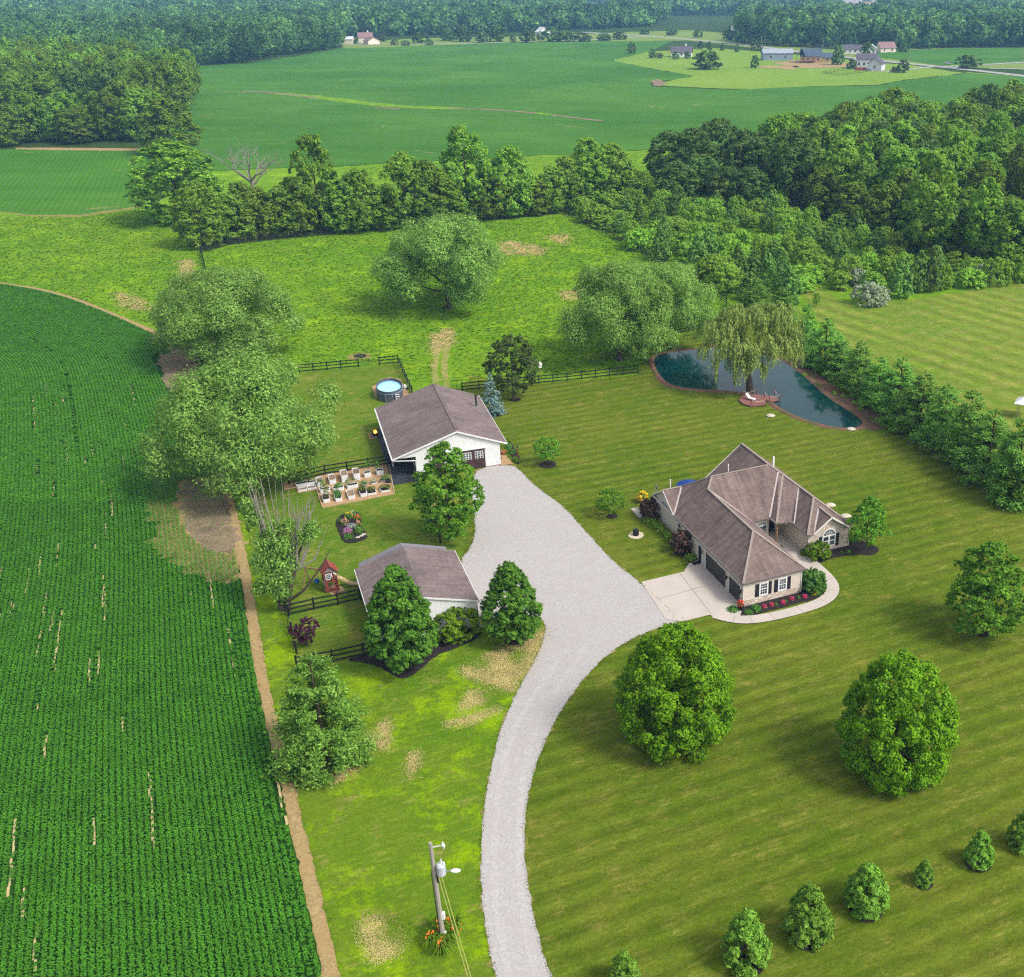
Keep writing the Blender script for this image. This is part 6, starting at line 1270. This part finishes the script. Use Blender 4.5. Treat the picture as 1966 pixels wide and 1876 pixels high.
# ------------------------------------------------------------------ dock
D2 = lambda x, y: (1350 + x * .12575, 576.7 + y * .12575)
dk = [G(*D2(*p)) for p in [(545, 1545), (610, 1605), (730, 1640), (960, 1615), (975, 1490), (830, 1455), (700, 1440), (590, 1480)]]; d0 = G(*D2(760, 1545)); de = empty('dock', d0, 0, 'reddish wooden dock with rope railings on the pond shore', 'dock')
MB().prism([(p - d0)[:2] for p in dk], .12, .26).build('deck', DECK, de)
pr_ = [G(*D2(*p)) - d0 for p in [(965, 1500), (1065, 1480), (1165, 1540), (1060, 1570), (975, 1560)]]; MB().prism([p[:2] for p in pr_], .14, .265).build('pier', DECK, de)
ps = [G(*D2(*p)) - d0 for p in [(600, 1490), (735, 1630), (958, 1612), (935, 1500), (812, 1462), (1010, 1560), (1170, 1540), (1090, 1482)]]
for p in ps: MB().box(p.x - .05, p.x + .05, p.y - .05, p.y + .05, .1, 1.15).build('post', REDW, de)
for a, b in ((1, 2), (0, 4), (3, 5), (5, 6), (6, 7), (0, 1)):
    if (a, b) == (0, 1): continue
    A_, B_ = ps[a] + Vector((0, 0, 1.05)), ps[b] + Vector((0, 0, 1.05)); MB().tube([A_.lerp(B_, t) + Vector((0, 0, -.32 * math.sin(math.pi * t))) for t in np.linspace(0, 1, 9)], .035, 5).build('rope', bpy.data.materials.get('pale_rope') or plain('pale_rope', alb(226, 206, 186), .9, .1), de)
lc = G(*D2(735, 1550)); le = empty('lounge_chair', (lc.x, lc.y, .27), R_(-40), 'pale lounge chair reclining on the dock', 'chair'); MB().beam((-.3, 0, .3), (.7, 0, .3), .55, .04).build('seat', WHITE, le); MB().beam((-.3, 0, .3), (-.95, 0, .85), .55, .04).build('backrest', WHITE, le)
for x in (-.2, .6):
    for y in (-.24, .24): MB().box(x - .02, x + .02, y - .02, y + .02, 0, .3).build('leg', METAL, le)
# ------------------------------------------------------------------ bird houses, well cap
def birdhouse(px, h, label):
    c = G(*px); e = empty('bird_house', c, .5, label, 'bird house'); MB().tube([(0, 0, 0), (0, 0, h)], .05, 6).build('pole', WOODP, e); MB().box(-.22, .22, -.22, .22, h, h + .45).build('box', WHITE, e); MB().lathe([(.42, h + .45), (.02, h + .95)], (0, 0), 4).build('roof', WHITE, e)
birdhouse((1038, 728), 1.9, 'white bird house on a pole behind the long lawn fence'); birdhouse((589, 1043), 1.3, 'white bird house on a short pole beside the dying willow')
c = G(1221, 1028.5); we = empty('lawn_stump', c, 0, 'black stump planter on a pale paver ring on the lawn', 'planter'); MB().lathe([(.85, .03), (.85, .09), (.8, .1)], (0, 0), 20).build('paver_ring', plain('cream_paver', alb(234, 218, 190), .9, .1), we); MB().lathe([(.33, .1), (.33, .72), (.28, .74)], (0, 0), 14).build('pot', C_['black'], we)
c = G(1966, 800); te = empty('white_canopy', c, .3, 'white canopy cut by the right picture edge behind the pond pines', 'canopy'); MB().lathe([(2.0, 2.2), (.05, 3.1)], (0, 0), 4).build('roof', WHITE, te)
for x, y in ((1.3, 0), (-1.3, 0), (0, 1.3), (0, -1.3)): MB().tube([(x, y, 0), (x, y, 2.4)], .04, 6).build('leg', METAL, te)

# ------------------------------------------------------------------ far houses and cars
def far_house(name, px, Lx, Ly, h, rh, rz, wm, rm, label, cat='house', wins=3, chim=False, ridge='x', wing=None):
    c = G(*px); e = empty(name, c, rz, label, cat); x, y = Lx / 2, Ly / 2
    m = MB(); wall(m, [(-x, -y), (x, -y), (x, y), (-x, y), (-x, -y)], 0, h)
    if ridge == 'x': m.poly([(-x, y, h), (-x, -y, h), (-x, 0, h + rh)]); m.poly([(x, -y, h), (x, y, h), (x, 0, h + rh)])
    else: m.poly([(-x, -y, h), (x, -y, h), (0, -y, h + rh)]); m.poly([(x, y, h), (-x, y, h), (0, y, h + rh)])
    m.build('wall', wm, e); o = .5; r_ = MB()
    if ridge == 'x': k = rh * o / y; r_.poly([(-x - o, -y - o, h - k), (x + o, -y - o, h - k), (x + o, 0, h + rh), (-x - o, 0, h + rh)]); r_.poly([(-x - o, 0, h + rh), (x + o, 0, h + rh), (x + o, y + o, h - k), (-x - o, y + o, h - k)])
    else: k = rh * o / x; r_.poly([(-x - o, -y - o, h - k), (0, -y - o, h + rh), (0, y + o, h + rh), (-x - o, y + o, h - k)]); r_.poly([(0, -y - o, h + rh), (x + o, -y - o, h - k), (x + o, y + o, h - k), (0, y + o, h + rh)])
    ro = r_.build('roof', rm, e); s_ = ro.modifiers.new('t', 'SOLIDIFY'); s_.thickness = .2
    for i in range(wins):
        u = -x + Lx * (i + .5) / wins; w_ = MB().box(u - .6, u + .6, -y - .06, -y + .02, h * .35, h * .35 + 1.5).build('window', GLASS, e)
    if chim: MB().box(x * .4 - .6, x * .4 + .6, y * .2 - .5, y * .2 + .5, h, h + rh + 1.6).build('chimney', WHITE, ro)
    return e
SL = plain('slate_roof', alb(112, 106, 116), .9, .1); SLB = plain('blue_grey_roof', alb(86, 104, 122), .6, .3); PALE = siding('pale_grey_siding', alb(206, 204, 206, 1.3), .3, groove=.85); BEI = siding('far_beige_siding', alb(226, 210, 190, 1.3), .3, groove=.85); TIM = siding('new_timber_wall', alb(226, 180, 134), .35, groove=.8); GMET = siding('grey_metal_siding', alb(160, 174, 190), .4, True, .85); BRR = plain('brown_far_roof', alb(164, 132, 128), .9, .1)
far_house('metal_barn', (1491, 115), 21, 13, 5.0, 2.4, R_(4), GMET, plain('pale_metal_roof', alb(176, 186, 196), .5, .3), 'long grey metal barn in the far meadow', 'barn', 2)
e = far_house('timber_house', (1556, 120), 14, 10, 4.6, 4.4, R_(-6), TIM, SLB, 'timber house under construction with blue grey roof and open deck', 'house', 4)
m = MB(); m.poly([(-9, -6.2, 4.2), (-6.4, -6.2, 9.2), (-6.4, 3, 9.2), (-9.4, 3, 4.2)]); m.poly([(-6.4, -6.2, 9.2), (-3.6, -6.2, 4.2), (-3.6, 3, 4.2), (-6.4, 3, 9.2)]); m.build('front_gable_roof', SLB, e); m = MB(); m.box(-10, 3, -9, -5.3, 1.6, 1.9)
for x in (-9.8, -6.6, -3.4, -.2, 2.8): m.box(x - .15, x + .15, -8.9, -8.6, 0, 4.2)
m.box(-10, 3, -8.95, -8.8, 2.7, 2.85); m.build('deck', WOODP, e); far_house('timber_garage', (1588, 119), 7.5, 7, 3.4, 2.6, R_(-6), TIM, SLB, 'timber garage wing at the right of the timber house', 'garage', 1)
far_house('pale_house', (1663, 131), 13, 9, 6.2, 2.8, R_(-8), PALE, SL, 'pale grey two storey house by the far road', 'house', 4, True); far_house('pale_garage', (1682, 135), 9, 9, 4.4, 3.4, R_(-25), PALE, SL, 'pale grey garage with a gable in front of the two storey house', 'garage', 1, ridge='y')
m = MB(); m.box(-3.5, 3.5, -1.5, 1.5, 0, 1.0); m.box(-3.5, 3.5, -1.5, -1.4, 1.0, 1.8); tag(m.build('wooden_deck', REDR, loc=G(1652, 135)), 'reddish deck at the wall of the pale grey house', 'deck')
e = far_house('canopy_house', (1309, 109), 15, 10, 3.6, 3.6, R_(-4), WHITE, SL, 'white house with grey roof and a red canopy at its side', 'house', 3, True); m = MB(); m.poly([(-10.5, -6, 2.8), (-7.2, -6, 4.3), (-7.2, 0, 4.3), (-10.5, 0, 2.8)]); ro = m.build('canopy', plain('red_canvas', alb(232, 70, 60), .7, .2), e); ro.modifiers.new('t', 'SOLIDIFY').thickness = .1
for y in (-5.8, -.2): MB().tube([(-10.4, y, 0), (-10.4, y, 2.9)], .06, 5).build('canopy_post', WHITE, e)
far_house('white_house', (1636, 103), 16, 9, 3.6, 2.8, R_(-5), WHITE, SL, 'low white house behind the power pole at the far road', 'house', 4); far_house('white_shed', (1673, 106), 6.5, 6.5, 5.2, 2.6, R_(-10), WHITE, WHITE, 'tall narrow white shed behind the pale grey house', 'shed', 1, ridge='y')
far_house('grey_house', (1579, 89), 17, 11, 4.2, 4.4, R_(0), GMET, SLB, 'grey house half hidden by trees behind the timber house', 'house', 3); far_house('grey_house', (1612, 91), 15, 11, 4.2, 4.4, R_(-20), PALE, SLB, 'second grey house behind the low white house', 'house', 3); far_house('brown_house', (1700, 100), 13, 10, 3.5, 4.0, R_(15), BEI, BRR, 'house with a brown roof under the trees behind the white shed', 'house', 2)
far_house('red_barn', (1418, 66), 14, 10, 4.2, 3.6, R_(-3), plain('barn_red', alb(134, 60, 66), .8, .2), PALE, 'small red barn beyond the far road', 'barn', 2)
e = far_house('beige_house', (703, 83), 12, 10, 5.2, 3.6, R_(14), BEI, BRR, 'beige two storey house with chimney at the left end of the far lane', 'house', 0, True); far_house('beige_garage', (714, 85), 11, 9, 3.2, 2.8, R_(40), BEI, BRR, 'beige garage wing in front of the beige two storey house', 'garage', 0, ridge='y'); far_house('beige_shed', (666, 84), 12, 8, 4.0, 2.0, R_(3), BEI, PALE, 'cream shed with a pale roof left of the beige house', 'shed', 0)
far_house('white_cottage', (1042, 69), 12, 9, 4.0, 4.2, R_(35), WHITE, PALE, 'small white cottage among the far trees at the middle', 'house', 2, ridge='y'); far_house('distant_house', (1143, 22), 26, 16, 7, 7, R_(10), WHITE, SLB, 'distant white house in a woodland clearing near the top of the picture', 'house', 4); far_house('distant_shed', (1024, 17), 20, 14, 7, 5, R_(-15), WHITE, WHITE, 'distant white building left of the distant white house', 'building', 2); far_house('distant_cottage', (39, 51), 13, 10, 8, 5, R_(-20), WHITE, PALE, 'white cottage showing through the woods at the upper left', 'house', 2, ridge='y'); far_house('distant_farm', (1635, 5.5), 40, 20, 7, 5, 0, PALE, SLB, 'long distant farm building at the tan field near the top right', 'building', 4); far_house('distant_farm', (1682, 3.5), 22, 16, 7, 5, .2, WHITE, SLB, 'small distant white building right of the tan field', 'building', 2)
def car(px, rz, body, label):
    c = G(*px); e = empty('parked_car', (c.x, c.y, .2), rz, label, 'car'); bm_ = MB(); prof = [(-2.2, .35), (2.2, .35), (2.25, .8), (1.2, .98), (.5, 1.5), (-1.4, 1.5), (-2.15, .95)]
    n = len(prof)
    i0 = len(bm_.v); bm_.v += [Vector((x, -.9, z)) for x, z in prof] + [Vector((x, .9, z)) for x, z in prof]; bm_.f.append(list(range(n))); bm_.f.append(list(range(n, 2 * n))[::-1])
    for i in range(n): bm_.f.append([i, i + n, (i + 1) % n + n, (i + 1) % n])
    bm_.build('body', body, e); MB().box(-1.25, .55, -.905, .905, 1.02, 1.4).build('window', GLASS, e)
    for x in (-1.4, 1.4):
        for y in (-.82, .82): w_ = MB(); w_.tube([(x, y - .1, .33), (x, y + .1, .33)], .33, 12); w_.build('wheel', C_['black'], e)
car((1820, 124), R_(6), plain('silver_car_paint', alb(186, 192, 200), .3, .5, .03), 'silver car parked at the far road junction'); car((681, 83.5), R_(3), plain('red_car_paint', alb(176, 60, 66), .3, .5, .03), 'red car parked between the cream shed and the beige house'); car((692, 84.5), R_(8), WHITE, 'white car parked in front of the beige house'); car((1832, 132), R_(-10), WHITE, 'white car on the verge right of the silver car')
for px, h, lb in [((1461, 97), 11, 'thin power pole left of the grey metal barn'), ((1579, 100), 11, 'thin power pole behind the timber house'), ((1632, 108), 11, 'thin power pole in front of the low white house'), ((1668, 104), 11, 'thin power pole at the white shed'), ((1746, 122), 10, 'thin power pole left of the silver car'), ((1960, 122), 10, 'thin power pole at the right end of the far road')]:
    c = G(*px); tag(MB().tube([(0, 0, 0), (0, 0, h)], [.2, .13], 6).build('power_pole', POLEW, loc=c), lb, 'power pole', 'power poles along the far road')
fence([(1578, 141), (1612, 145.5), (1672, 137), (1640, 133.5), (1578, 141)], 2, 'wire garden fence left of the pale grey house', 1.3, 5)

# ------------------------------------------------------------------ haze
q = NB('haze_air'); q.t.nodes.remove(q.b); pv = q.n('ShaderNodeVolumePrincipled', i_Density=.00015, i_Anisotropy=0.0); pv.inputs['Color'].default_value = (.28, .60, .97, 1); q.l(pv.outputs[0], q.out.inputs['Volume'])
hz = MB().box(-7100, 7100, -1600, 9100, -1, 64).build('haze', q.m); hz['kind'] = 'stuff'; hz['label'] = 'thin blue summer haze over the distant woods'; hz['category'] = 'haze'
